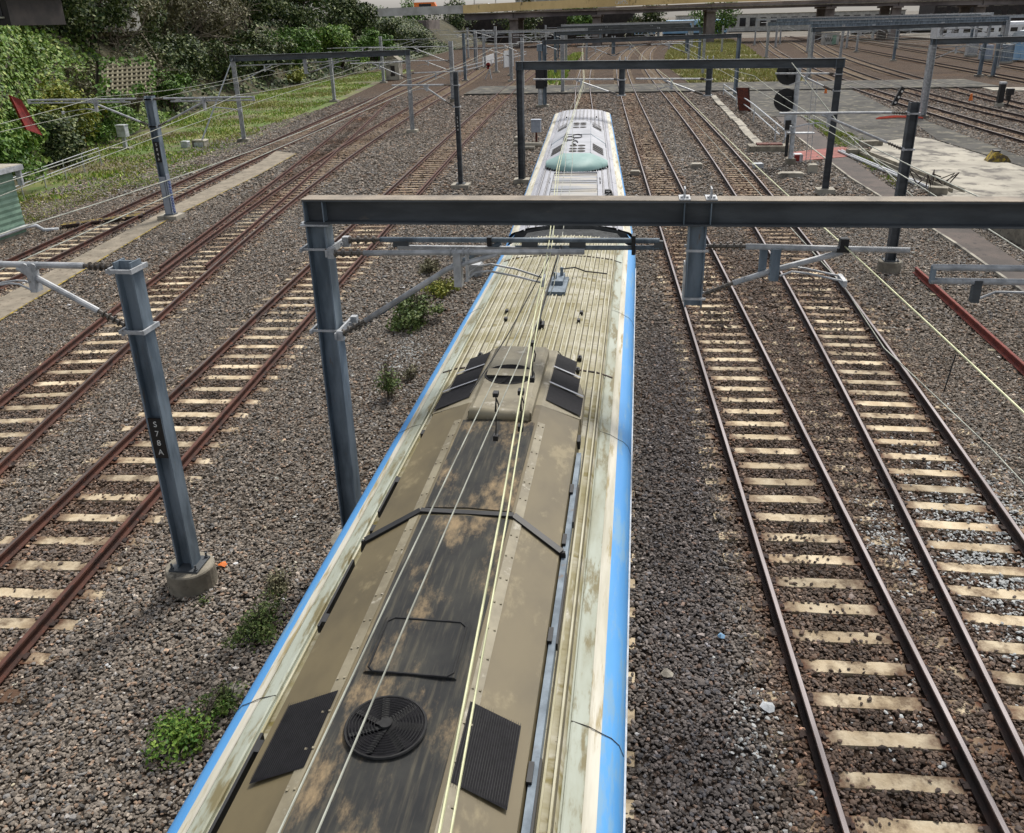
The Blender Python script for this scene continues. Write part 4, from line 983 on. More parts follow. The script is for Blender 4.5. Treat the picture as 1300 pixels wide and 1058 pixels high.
# cantilever on the hanging post, over the track right of the train
cc_ = tubeset('cantilever_arm', [([(1.42, GY, 5.09), (3.42, GY, 5.06)], .038), ([(1.30, GY, 4.60), (1.85, GY, 4.80), (2.62, GY, 5.03)], .038)], 'galv_light', gan)
mb = MB(); mb.bar((1.80, GY-.02, 5.08), (1.80, GY-.02, 4.66), .11, .14, (0, 1, 0)); mb.bar((1.66, GY+.05, 5.06), (1.66, GY+.05, 4.72), .1, .03, (0, 1, 0)); mb.build('drop_bracket', 'galv', cc_)
mb = MB()
for o in (-.12, .12): mb.tube([(1.86, GY+o, 4.74), (2.0, GY+o, 4.80), (2.2, GY+o, 4.78), (2.66, GY+o, 4.68)], .014, 7)
mb.box((2.66, GY, 4.66), (.05, .34, .08)); mb.build('registration_arm', 'galv_light', cc_)
mb = MB(); mb.box((2.62, GY, 5.13), (.10, .12, .16)); mb.box((2.62, GY, 5.06), (.16, .1, .05)); mb.build('wire_clamp', 'black', cc_)
for p, q in (((.95, GY, 5.09), (1.45, GY, 5.09)), ((.95, GY, 4.45), (1.32, GY, 4.61))):
    mb = MB(); mb.insulator(p, q, .056, .026, 5); mb.build('insulator', 'insul', cc_)
# right hand cantilever reaching in from the unseen post
cd = tubeset('cantilever_arm', [([(3.62, GY-.3, 4.93), (8.7, GY-.3, 4.93)], .040), ([(3.62, GY-.3, 4.76), (8.7, GY-.3, 4.76)], .040)], 'galv_light', gan)
mb = MB(); mb.box((3.64, GY-.3, 4.845), (.05, .07, .20)); mb.box((5.25, GY-.3, 4.845), (.22, .05, .13)); mb.build('spacer_block', 'galv', cd)
mb = MB(); mb.bar((4.17, GY-.3, 4.78), (4.17, GY-.3, 4.50), .09, .10, (0, 1, 0)); mb.build('drop_bracket', 'galv_dark', cd)
mb = MB(); mb.tube([(4.2, GY-.3, 4.53), (4.4, GY-.3, 4.63), (4.7, GY-.3, 4.63), (5.3, GY-.3, 4.52), (6.0, GY-.3, 4.42)], .016, 7); mb.build('registration_arm', 'galv_light', cd)

def gantry(pl, pr, zt, label, posts=(True, True), hangs=(), depth=.34, mat='galv_dark', pmat='galv', stays=False, arms=(), psize=.3):
    depth = depth*1.15
    pl, pr = Vector((*pl, 0)), Vector((*pr, 0)); d = (pr-pl).normalized()
    root = thing('overhead_gantry', tuple(pl), label, 'gantry', 'overhead line gantries')
    z = Vector((0, 0, zt-depth/2)); mb = MB(); mb.ibeam(pl+z-d*.2, pr+z+d*.2, depth, .3, .03, .02); bm = mb.build('beam', mat, root)
    for p in (pl, pr):
        for o in (-.16, .16): mb = MB(); mb.frame(p+z+d*o, d, Vector((-d.y, d.x, 0)), Vector((0, 0, 1)), .02, .26, depth-.07); mb.build('web_stiffener', 'galv', bm)
    ax = (d.x, d.y, 0)
    for p, on in ((pl, posts[0]), (pr, posts[1])):
        if not on: continue
        mb = MB(); mb.ibeam(p+Vector((0, 0, .05)), p+Vector((0, 0, zt-depth-.003)), psize, psize, .03, .025, ax); mb.build('post', pmat, root)
        mb = MB(); mb.box((p.x, p.y, .05), (.8, .7, .3)); mb.build('foundation', 'conc_light', root)
    for t, zl in hangs:
        p = pl.lerp(pr, t); mb = MB(); mb.ibeam(p+Vector((0, 0, zl)), p+Vector((0, 0, zt-depth-.003)), .26, .24, .03, .025, ax); hg = mb.build('hanging_post', pmat, root)
        for o in (-.13, .13): mb = MB(); mb.frame(p+d*o+Vector((0, 0, zt+.07)), d, Vector((-d.y, d.x, 0)), Vector((0, 0, 1)), .03, .24, .16); mb.build('top_clip', 'galv_light', hg)
    for t, sgn, ztop, reach, zl, kw in arms:
        p = pl.lerp(pr, t); arm(root, (p.x, p.y), tuple(d*sgn), ztop, reach, zl, far=True, **kw)
    if stays:
        mb = MB()
        for o in (0, .25): mb.tube([pl+Vector((0, 0, zt-.2)), Vector((pl.x-2.1+o*.3, pl.y-2.6, .2))], .035, 6)
        mb.box((pl.x-2.1, pl.y-2.6, .1), (.6, .6, .4)); mb.build('back_stay', 'white_paint', root)
    return root
L_ = lambda k, y: float(LN[k].x(y))
gantry((-28.35, 60.6), (-16.9, 65.2), 5.85, 'left gantry with slanting back stays over the two leftmost tracks', hangs=[(.40, 4.45)], stays=True, pmat='galv_light', arms=[(0, 1, 5.15, 4.2, 4.0, {}), (.40, 1, 5.2, 3.9, 4.5, {}), (1, -1, 5.0, 4.2, 3.9, {}), (1, 1, 4.2, 4.0, 3.3, {})])
gantry((-5.8, 44.0), (8.72, 41.4), 5.86, 'second gantry whose dark beam crosses behind the train', hangs=[(.345, 4.3), (.62, 4.3)], pmat='galv_dark', arms=[(.345, -1, 5.0, 4.4, 4.3, dict(drop=.45)), (.62, -1, 5.0, 3.4, 4.3, {}), (1, -1, 5.2, 2.7, 4.5, {})])
gantry((-8.7, 83.5), (9.6, 92.0), 5.85, 'third gantry behind the paved crossing, between the signals', hangs=[(.34, 4.4), (.72, 4.4)], pmat='galv', arms=[(.34, -1, 5.1, 3.6, 4.3, {}), (.34, 1, 5.1, 3.4, 4.3, {}), (.72, -1, 5.1, 3.8, 4.3, {})])
gantry((-11.6, 126.0), (8.6, 135.5), 5.85, 'fourth gantry from the camera, over the curving middle tracks', hangs=[(.3, 4.4), (.7, 4.4)], arms=[(.3, -1, 5.1, 3.6, 4.3, {}), (.7, -1, 5.1, 3.6, 4.3, {})], depth=.42)
gantry((-26, 152), (-9, 156), 5.8, 'thin pale gantry over the left tracks before the bridge', hangs=[(.5, 4.4)], mat='galv_light', pmat='galv_light', depth=.36, psize=.34, arms=[(.5, -1, 5.0, 3.8, 4.2, {}), (.5, 1, 5.0, 3.8, 4.2, {})])
gantry((-13.5, 158), (8.5, 163), 5.8, 'middle gantry seen between the fourth and fifth beams', hangs=[(.35, 4.4), (.7, 4.4)], mat='galv_dark', pmat='galv_light', depth=.4, psize=.34)
gantry((-18, 212), (12, 218), 6.0, 'pale middle gantry in the shade close to the bridge', hangs=[(.5, 4.4)], mat='galv_light', pmat='galv_light', depth=.42, psize=.4)
gantry((28, 232), (80, 226), 6.1, 'pale right gantry right in front of the bridge girders', hangs=[(.25, 4.4), (.5, 4.4), (.75, 4.4)], mat='galv_light', pmat='galv_light', depth=.45, psize=.4)
gantry((44, 98), (66, 104), 5.6, 'pale gantry over the farthest yard tracks at the right edge', hangs=[(.5, 4.3)], mat='galv', pmat='galv_light', depth=.36, psize=.36, arms=[(0, 1, 5.0, 3.6, 4.2, {}), (.5, 1, 5.0, 3.6, 4.2, {})])
gantry((-16, 180), (9.5, 186), 5.9, 'fifth and farthest middle gantry in front of the road bridge', hangs=[(.5, 4.4)], depth=.45)
gantry((21.5, 71.4), (46, 76), 5.62, 'right gantry on a pale bluish post with a small hoop', hangs=[(.36, 4.3), (.62, 4.3)], posts=(True, True), pmat='galv_light', arms=[(0, 1, 5.0, 3.6, 4.2, {}), (.36, 1, 5.0, 3.6, 4.2, {}), (.62, -1, 5.0, 3.4, 4.2, {})], depth=.36, psize=.42)
gantry((20.9, 116.5), (47.5, 129.5), 5.75, 'long right gantry over the curving yard tracks', hangs=[(.3, 4.3), (.66, 4.3)], pmat='galv_light', arms=[(0, 1, 5.0, 3.8, 4.2, {}), (.3, -1, 5.0, 3.6, 4.2, {}), (.66, 1, 5.0, 3.6, 4.2, {})], depth=.42, psize=.4)
gantry((22.5, 168), (62, 168), 5.9, 'far right gantry of pale blue beams before the bridge', hangs=[(.25, 4.4), (.5, 4.4), (.75, 4.4)], mat='galv', pmat='galv_light', depth=.5, psize=.45)
gantry((33, 188), (72, 186), 5.9, 'thin pale right gantry second farthest from the camera', hangs=[(.3, 4.4), (.7, 4.4)], mat='galv_light', pmat='galv_light', depth=.45, psize=.4)
gantry((25.5, 143), (55, 150), 5.8, 'pale right gantry standing behind the long dark one', hangs=[(.4, 4.4), (.75, 4.4)], mat='galv', pmat='galv_light', depth=.42, psize=.4, arms=[(.4, -1, 5.0, 3.8, 4.2, {}), (.75, -1, 5.0, 3.8, 4.2, {})])
gantry((30.5, 214), (70, 205), 6.0, 'farthest right gantry close to the bridge piers', hangs=[(.3, 4.4), (.6, 4.4)], mat='galv', pmat='galv_light', depth=.5, psize=.45)
# post in front of the slab and its arm
mast(0, 0, 5.22, 'dark grey post left of the pale concrete slab with an arm to the left', [A_(LFT, 4.9, 3.9, 3.85, drop=.62, reg=1.1, contact=4.5)], at=(8.22, 28.2), mat='galv_dark', size=.27, plate=None)
# further masts
FM = [(-13.4, 104, 5.6, 'white post just left of the train track beyond the paved crossing', (LFT, 4)), (-18.6, 131, 5.7, 'white post with long white arm behind the red target sign', (RT_, 6)), (-26.5, 147, 6.0, 'white mast between the leftmost tracks in front of the bridge', (LFT, 6)), (-12.5, 156, 5.8, 'white mast left of the green grass strip', (LFT, 6)), (-36, 190, 6.0, 'white mast at the leftmost track in the bridge shade', (RT_, 6)), (-21, 205, 6.0, 'white mast in front of the first bridge pier', (RT_, 6)), (30, 143, 5.6, 'white post between the curving tracks left of the relay hut', (RT_, 5)), (52, 196, 5.8, 'white post behind the relay hut near the right piers', (LFT, 6)), (66, 178, 5.6, 'white post in front of the white carriage at the far right', (LFT, 6)), (-51.6, 213, 5.9, 'farthest left pale post under the trees near the bridge end', (RT_, 7)),
      (-23.4, 120.6, 6.0, 'grey post with crossed tubes beside the leftmost track beyond the crossing', (RT_, 6)),
      (-32.0, 176, 5.8, 'thin dark post under the left end of the bridge', (RT_, 6)),
      (-22.0, 139, 6.6, 'tallest pale mast left of the middle beyond the crossing', (LFT, 6.5)),
      (-16.8, 119, 4.7, 'dark post with white tubes beyond the red signal', (LFT, 6)),
      (-27.5, 160, 6.0, 'pale mast standing in the bridge shadow on the left', (RT_, 5)),
      (-8.3, 99, 5.9, 'pale post on the paved crossing left of the train track', (LFT, 5)),
      (34.6, 236, 5.6, 'pale mast beside the middle bridge pier', (LFT, 5)),
      (40.0, 151.6, 5.0, 'left one of the paired grey posts between the yard tracks', (RT_, 4)),
      (41.6, 184.5, 4.4, 'short pale post among the curving yard tracks', (RT_, 4)),
      (43.0, 200, 4.4, 'short pale post with concrete foot farther along the curving yard tracks', (LFT, 4)),
      (40.2, 114.4, 4.4, 'left one of the twin far right posts on concrete feet', (LFT, 3.5)),
      (41.1, 112.7, 4.6, 'right one of the twin far right posts on concrete feet', (RT_, 5)),
      (53, 150, 5.4, 'pale mast among equipment cabinets at the right edge', (LFT, 5)),
      (58, 172, 5.8, 'grey mast before the silver carriages', (LFT, 5)),
      (8.55, 125.3, 4.8, 'bluish post standing in the tall yellow green grass', (LFT, 5)),
      (16.5, 190, 5.2, 'thin pale post at the far edge of the grassy field', (RT_, 4))]
for x, y, H, lab, (sd_, rc) in FM:
    mast(0, 0, H, lab, [A_(sd_, H-.6, rc, H-1.6, drop=.5, reg=1.3)], at=(x, y), found='block', mat='galv_light' if ('pale' in lab or 'bluish' in lab or 'white' in lab) else 'galv', far=True, size=.36)

# ------------------------------------------------------------------ overhead wires
def wire(pts, r, label, mat='wire', name='overhead_wire', group=None):
    mb = MB(); mb.tube(pts, r, 6); p0 = tuple(pts[0])
    return tag(mb.build(name, mat, None, loc=p0), label, 'wire', group)
def spanwire(fx, ys, z0, sag, r, label, mat='wire', dx=0, group=None, dn=6):
    pts = []
    for a, b in zip(ys, ys[1:]):
        for i in range(dn):
            t = i/dn; y = a+(b-a)*t; pts.append(Vector((fx(y)+dx, y, z0-sag*4*t*(1-t))))
    y = ys[-1]; pts.append(Vector((fx(y)+dx, y, z0)))
    return wire(pts, r, label, mat, group=group)
def interp(pairs): return lambda y: float(np.interp(y, [p[1] for p in pairs], [p[0] for p in pairs]))
TTX = interp([(-1.60, -6), (-1.44, 2.8), (-1.39, 4.75), (-1.29, 7.8), (-1.18, 10.7), (-1.55, 19), (-2.5, 32), (-2.75, 43.5), (-4.2, 64), (-5.4, 86), (-7.6, 128), (-9.2, 182)])
spanwire(TTX, [-6, 10.7, 43.5, 86, 128, 182], 4.63, .0, .006, 'left one of the two thin pale contact wires low over the carriages', dn=10)
spanwire(TTX, [-6, 10.7, 43.5, 86], 4.63, .0, .006, 'right one of the two thin pale contact wires low over the carriages', dx=.165, dn=10)
TMX = interp([(-.42, -6), (-.66, 2.6), (-.79, 4.8), (-.95, 7.6), (-1.11, 11), (-1.7, 19), (-2.6, 43), (-5.4, 86), (-7.6, 128)])
spanwire(TMX, [-22, 11.2, 43.5, 86, 128], 5.08, .12, .0075, 'yellowish catenary cable above the carriage crown, left strand of two', 'wire_yellow', group=None, dn=10)
spanwire(TMX, [-22, 11.2, 43.5, 86], 5.08, .12, .006, 'yellowish catenary cable above the carriage crown, right strand of two', 'wire_yellow', dx=.045, dn=10)
# black jumpers hanging between the wires over the carriage
def jumper(x, y, zt_, zb, label):
    root = thing('jumper_cable', (x, y, zt_), label, 'cable', 'black jumpers hanging on the wires')
    mb = MB(); mb.tube([(x, y, zt_), (x+.005, y-.05, (zt_+zb)/2), (x, y-.08, zb)], .006, 6)
    mb.tube([(x, y-.01, zt_-.03), (x+.03, y-.03, zt_-.10), (x+.02, y-.05, zt_-.17), (x-.005, y-.04, zt_-.16), (x, y-.02, zt_-.08)], .007, 6); mb.build('cable_loop', 'wire_dark', root)
    for q_, w_ in (((x, y, zt_), (.05, .07, .04)), ((x, y-.08, zb), (.045, .06, .05))): mb = MB(); mb.box(q_, w_); mb.build('wire_clip', 'black', root)
jumper(-1.22, 7.1, 4.66, 4.25, 'black jumper with a loop dangling over the fan cowl')
jumper(-.93, 7.6, 4.98, 4.64, 'black jumper between the yellowish cables right of the fan cowl')
jumper(-.90, 6.5, 4.96, 4.66, 'black clip and short jumper lower down on the yellowish cables')
wire([Q(677, 440, 8.5), Q(690, 385, 9.6), Q(712, 312, 11.3)], .012, 'dark insulated section of cable rising to the gantry tube', 'wire_dark', 'jumper_cable')
wire([Q(597, 500, 8.2), Q(645, 425, 9.3), Q(688, 345, 10.7), Q(716, 290, 12.5)], .008, 'dark slanting jumper over the ribbed roof', 'wire_dark', 'jumper_cable')
r1c = interp([(2.95, 2), (2.93, 5.9), (2.60, 8.7), (2.66, 10.9), (2.0, 25), (1.3, 42), (-.6, 86), (-2.2, 130), (-2.6, 184)])
spanwire(r1c, [2, 10.9, 42.2, 86, 130, 184], 4.62, 0, .006, 'thin pale contact wire right of the train crossing the far rail', dn=8)
r1m = interp([(3.2, 2), (2.98, 6.3), (2.8, 8.7), (2.62, 11), (2.1, 25), (1.35, 42), (-.6, 86), (-2.2, 130), (-2.6, 184)])
spanwire(r1m, [-12, 11, 42.2, 86, 130, 184], 5.12, .16, .009, 'yellowish catenary cable running down to the right edge', 'wire_yellow', dn=8)
wire([(2.90, 7.6, 4.98), (2.84, 7.55, 4.63)], .006, 'short black dropper between the two right hand wires', 'wire_dark', 'dropper_wire')
def track_wires(key, ys, off, lab, z=4.62, zm=5.15, sag=.35, y_last=None):
    f = lambda y: L_(key, y)+off*math.cos(y/14)
    spanwire(f, ys, z, 0, .010, 'contact wire over '+lab, dn=8)
    spanwire(f, ys, zm, sag, .011, 'sagging catenary cable over '+lab, dn=8)
    root = thing('dropper_set', (f(ys[0]), ys[0], zm), 'thin droppers between the wires over '+lab, 'droppers')
    for a, b in zip(ys, ys[1:]):
        if a > 70: break
        for t in (.2, .4, .6, .8):
            y = a+(b-a)*t; mb = MB(); mb.tube([(f(y), y, z), (f(y), y, zm-sag*4*t*(1-t))], .006, 4); mb.build('dropper', 'wire_dark', root)
track_wires('third', [-20, 10, 42.7, 89, 130, 190], -.15, 'the track behind the near numbered post')
track_wires('second', [8, 35.4, 64, 90, 130, 190], .2, 'the rusty second track on the left')
track_wires('outer', [8, 35.4, 62, 92, 122, 176], .2, 'the leftmost track beside the grass')
track_wires('far_right', [-12, 11, 41.8, 88, 131, 184], .15, 'the second track right of the train')
track_wires('yard_a', [20, 72, 117, 168, 214], .2, 'the yard track nearest the slab')
track_wires('yard_b', [28, 73, 121, 168, 212], .2, 'the yard track behind the dwarf signal')
track_wires('yard_c', [32, 74, 124, 168, 210], .2, 'the third yard track on the right')
track_wires('yard_d', [30, 76, 128, 168, 208], .2, 'the yard track by the twin posts')
wire([Q(1005, 80, 40), Q(1075, 170, 37), Q(1180, 270, 31)], .02, 'thick pale cable slanting from the second gantry across the right path')
# ------------------------------------------------------------------ hillside on the left
FOOT = [(-28.5, -10), (-29.0, 8), (-30.0, 25), (-31.8, 38.9), (-34, 46), (-38, 56), (-41, 71), (-46, 98), (-46.5, 122), (-45, 140), (-45, 165), (-48, 200), (-50, 250), (-51, 330)]
FY_ = np.array([p[1] for p in FOOT]); FX_ = np.array([p[0] for p in FOOT])
def footx(y): return np.interp(y, FY_, FX_)
def hillz(x, y):
    d = footx(y)-x; wd = np.interp(y, [0, 50, 70, 100, 330], [4, 5, 9, 13, 15]); t = np.clip(d/wd, 0, 1)
    return 7.6*(t*t*(3-2*t)) + .25*lowfreq(x, y, .5, 31)*np.clip(t*4, 0, 1)*np.clip(3-3*t, 0, 1) - .05
dd = np.concatenate([np.linspace(-1.5, 16, 36), np.linspace(18, 160, 20)]); hy = np.arange(-10, 331, 2.5)
D, HY = np.meshgrid(dd, hy); HX = footx(HY)-D; HZ = hillz(HX.ravel(), HY.ravel())
V = np.stack([HX.ravel(), HY.ravel(), np.where(D.ravel() < 0, -.12, HZ)], 1); n_ = len(dd); I = np.arange((len(hy)-1)*(n_-1)); a = I//(n_-1)*n_+I % (n_-1)
M['hill'] = wmat('dark_leaf_litter', S(70, 66, 42), S(50, 50, 32), .4, .95, c3=S(88, 78, 52), s3=1.2, t3=.58)  # dark olive and brown litter tones
tag(npmesh('hillside', V, np.stack([a, a+n_, a+n_+1, a+1], 1), 'hill'), kind='structure')
sheet('grass_bank', BANK, -.02, M.setdefault('bank_soil', wmat('patchy_turf', S(112, 116, 60), S(96, 88, 68), .22, .95, c3=S(84, 104, 44), s3=.35, t3=.52, w=.08)), .0)
def hp(y, d):
    x = float(footx(y))-d; return (x, y, float(hillz(np.array([x]), np.array([y]))[0]))

def leaves(n, centre, rad, size, rng, clumps=18, squash=.8, hollow=.35, ctr=None):
    """n leaf quads gathered in uneven clumps through an ellipsoid"""
    cdir = rng.normal(size=(clumps, 3)); cdir /= np.linalg.norm(cdir, axis=1)[:, None]
    cc = cdir*rng.uniform(hollow, .88, (clumps, 1)); cr = rng.uniform(.22, .46, clumps)
    idx = rng.integers(0, clumps, n); p = rng.normal(size=(n, 3)); p /= np.linalg.norm(p, axis=1)[:, None]
    p = cc[idx]+p*(cr[idx]*rng.random(n)**.42)[:, None]
    P = np.array(centre)+p*np.array(rad)
    nrm = p+rng.normal(size=(n, 3))*.7+np.array([0, 0, .5]); nrm /= np.linalg.norm(nrm, axis=1)[:, None]
    t = np.cross(nrm, rng.normal(size=(n, 3))); t /= np.linalg.norm(t, axis=1)[:, None]; b = np.cross(nrm, t)
    s = (size*rng.uniform(.55, 1.3, n))[:, None]
    V = np.stack([P-t*s*.5, P-b*s*.30+nrm*s*.06, P+t*s*.55, P+b*s*.30+nrm*s*.06], 1)
    return V.reshape(-1, 3)
def branches(p, h, r, rng, n=7, lean=.5, levels=2, r0=.12):
    mb = MB(); p = Vector(p)
    def limb(a, d, L, rad, lv):
        pts = [a]; q = a; dv = Vector(d)
        for i in range(4):
            dv = (dv+Vector(rng.normal(0, .18, 3))).normalized(); q = q+dv*(L/4); pts.append(q)
        mb.tube(pts, [rad*(1-.18*i) for i in range(5)], 5 if rad > .03 else 3, False)
        if lv > 0:
            for k in range(n if lv > 1 else max(3, n-2)):
                t = rng.integers(1, 5); d2 = (dv*.55+Vector(rng.normal(0, .6, 3))+Vector((0, 0, .15))).normalized(); limb(pts[t], d2, L*rng.uniform(.45, .7), rad*.45, lv-1)
    for k in range(3):
        d0 = Vector((rng.normal(0, lean), rng.normal(0, lean), 1)).normalized(); limb(p-Vector((0, 0, .2)), d0, h*rng.uniform(.5, .7), r0, levels)
    return mb
VR = np.random.default_rng(5)
def cover(n, y0, y1, d0, d1, size, mat, label):
    y = VR.uniform(y0, y1, n); d = VR.uniform(d0, d1, n); x = footx(y)-d; z = hillz(x, y)
    keep = (lowfreq(x, y, .45, 55)*.5+.75) > VR.random(n); x, y, d, z = x[keep], y[keep], d[keep], z[keep]; m_ = len(x)
    z = z+VR.uniform(.02, .55, m_)*(1+.6*lowfreq(x, y, 1.1, 8))
    nm = np.stack([np.full(m_, .55), np.full(m_, -.35), np.full(m_, .75)], 1)+VR.normal(size=(m_, 3))*.5; nm /= np.linalg.norm(nm, axis=1)[:, None]
    t = np.cross(nm, VR.normal(size=(m_, 3))); t /= np.linalg.norm(t, axis=1)[:, None]; b = np.cross(nm, t); s = (size*VR.uniform(.55, 1.3, m_))[:, None]; P = np.stack([x, y, z], 1)
    return tag(npmesh('ground_cover', np.stack([P-t*s*.5, P-b*s*.36, P+t*s*.5, P+b*s*.36], 1).reshape(-1, 3), np.arange(4*m_).reshape(-1, 4), mat), label, 'ground cover', kind='stuff')
cover(26000, 44, 76, .3, 16, .34, 'leaf_ivy', 'ivy and creepers covering the slope around the concrete lattice')
cover(30000, 70, 250, .5, 17, .5, 'leaf_dark', 'dark undergrowth covering the bank under the trees')
def plant(name, cat, p, h, r, mat, n, size, label, group=None, trunk=True, squash=None, clumps=20, twigs=False, lift=.5):
    root = thing(name, p, label, cat, group)
    mb = branches(p, h, r, VR, 8 if twigs else 4, .5, 2 if twigs else 1, .05+.015*h)
    mb.build('branches' if twigs else 'trunk', 'twig' if twigs else 'bark', root)
    if n:
        V = leaves(n, (p[0], p[1], p[2]+h*lift), (r, r, h*(.5 if squash is None else squash)), size, VR, clumps)
        V[:, 2] = np.maximum(V[:, 2], p[2]-.15); npmesh('crown', V, np.arange(len(V)).reshape(-1, 4), mat, parent=root)
    return root
G1 = 'trees and bushes on the left bank'
def at(px, py, Y, dz=0): q = Q(px, py, Y); return (q.x, q.y, q.z+dz)
B = lambda y, d, h, r, mat, n, size, label, **k: plant(k.pop('name', 'bush'), k.pop('cat', 'bush'), hp(y, d), h, r, mat, n, size, label, G1, **k)
# foreground corner
plant('bush', 'bush', (-33.4, 41.0, -.1), 4.0, 2.3, 'leaf_mid', 5200, .26, 'rounded dark green bush below the red panel at the left edge', G1)
plant('bush', 'bush', (-37.3, 47.5, .3), 3.6, 2.6, 'leaf_bright', 4500, .28, 'bright green bush above the dark one at the left edge', G1)
plant('bush', 'bush', (-37.2, 51.0, .1), 3.3, 2.6, 'leaf_dark', 4500, .25, 'very dark low bush right of the red panel', G1)
plant('bush', 'bush', (-38.6, 55.5, .4), 4.6, 2.7, 'leaf_yellow', 4200, .26, 'yellow green topped bush under the concrete lattice', G1)
plant('bush', 'bush', (-39.8, 60.5, .2), 3.0, 2.6, 'leaf_mid', 4200, .25, 'green bush filling the foot of the concrete lattice', G1)
plant('bush', 'bush', (-35.5, 50.0, -.1), 1.7, 1.7, 'leaf_dark', 2600, .2, 'low dark shrub just behind the yellow marker stakes', G1)
B(66, 3, 3.4, 2.3, 'leaf_grey', 1500, .24, 'thin reddish brown brambles right of the concrete lattice', twigs=True)
B(72, 2.2, 4.2, 2.4, 'leaf_grey', 900, .22, 'bare grey branching bush left of the left gantry', twigs=True)
B(77, 3.2, 5.0, 2.8, 'leaf_grey', 1000, .22, 'tall bare whitish twigs behind the gantry back stays', twigs=True)
B(80, 1.8, 3.6, 2.6, 'leaf_mid', 4000, .3, 'mid green bush just behind the left gantry post')
B(70, 9, 7.5, 4.4, 'leaf_dark', 7000, .36, 'dark evergreen tree above the concrete lattice', name='tree', cat='tree')
B(66, 15, 9.5, 5.0, 'leaf_ivy', 7000, .36, 'green ivy laden tree beside the dark roofed building', name='tree', cat='tree')
B(58, 10.5, 5.4, 3.6, 'leaf_mid', 6000, .30, 'leafy green mass spilling over the ivy wall top', name='tree', cat='tree')
B(76, 7, 8.6, 4.6, 'leaf_dark', 7000, .36, 'dark spreading tree straight above the bare bush', name='tree', cat='tree')
B(83, 8, 9.0, 5.0, 'leaf_grey', 5200, .36, 'greyish olive tree full of bare twigs above the left gantry', name='tree', cat='tree', twigs=True)
B(86, 3.5, 5.2, 3.4, 'leaf_dark', 5200, .34, 'dark low tree behind the middle of the left gantry beam', name='tree', cat='tree')
B(92, 9, 9.5, 5.2, 'leaf_dark', 7000, .38, 'big dark tree right of the greyish olive one', name='tree', cat='tree')
B(95, 4, 5.5, 3.6, 'leaf_dark', 5200, .36, 'dark bush behind the pale post on the grassy bank', )
B(101, 9, 10, 5.6, 'leaf_grey', 5200, .40, 'large grey twiggy tree behind the right half of the left gantry', name='tree', cat='tree', twigs=True)
B(104, 3.6, 6.0, 3.8, 'leaf_dark', 5200, .38, 'dark tree right at the end of the grass bank', name='tree', cat='tree')
B(112, 8, 9.5, 5.4, 'leaf_grey', 6000, .42, 'pale olive tree with seed tufts high on the bank', name='tree', cat='tree', twigs=True)
B(116, 3.2, 6.5, 4.2, 'leaf_dark', 5200, .42, 'dark tree behind the joined pale posts', name='tree', cat='tree')
B(128, 4, 6.2, 4.4, 'leaf_mid', 5000, .46, 'green bush right of the joined pale posts')
B(128, 11, 9.5, 5.8, 'leaf_dark', 6000, .48, 'dark tall tree left of the bridge end', name='tree', cat='tree')
B(142, 3, 6.8, 4.6, 'leaf_bright', 5000, .50, 'light green feathery tree lighting up the dark bank', name='tree', cat='tree')
B(145, 10, 9.0, 6.0, 'leaf_dark', 6000, .5, 'dark tree behind the light green feathery one', name='tree', cat='tree')
B(160, 2.5, 6.0, 4.5, 'leaf_mid', 5000, .5, 'mid green tree right of the light green feathery one', name='tree', cat='tree')
B(166, 8.5, 8.5, 6.0, 'leaf_dark', 5200, .55, 'dark brownish tree close to the white end of the bridge', name='tree', cat='tree')
B(185, 5, 6.5, 5.0, 'leaf_dark', 4200, .6, 'dark bush under the white end of the bridge')
B(205, 3, 5.2, 5.0, 'leaf_dark', 4000, .6, 'dark bush in the shade by the bridge abutment')
B(120, 1.0, 2.2, 2.2, 'leaf_yellow', 1400, .3, 'yellow flowering shrub beside the small stone hut')
B(60, 17, 10, 5.0, 'leaf_grey', 5000, .36, 'brownish tree screening the pale wall at the top left', name='tree', cat='tree', twigs=True)
plant('tree', 'tree', (108, 240, 0), 13, 8, 'leaf_mid', 4200, .8, 'green tree at the right end of the road bridge', None)
for i, (x, y, h, r, mt_, lab) in enumerate([(-38, 292, 14, 8, 'leaf_dark', 'dark tree showing above the left part of the bridge'), (-20, 296, 13, 7, 'leaf_mid', 'green tree showing above the bridge left of the middle'), (2, 300, 12, 7, 'leaf_dark', 'dark tree showing above the middle of the bridge'), (-62, 300, 15, 10, 'leaf_dark', 'dark tree behind the orange truck'), (-80, 300, 15, 10, 'leaf_mid', 'green tree left of the orange truck beyond the bridge'), (24, 305, 13, 9, 'leaf_mid', 'green tree above the bridge right of the middle')]):
    plant('tree', 'tree', (x, y, 0), h, r, mt_, 2600, .9, lab, 'trees beyond the bridge')
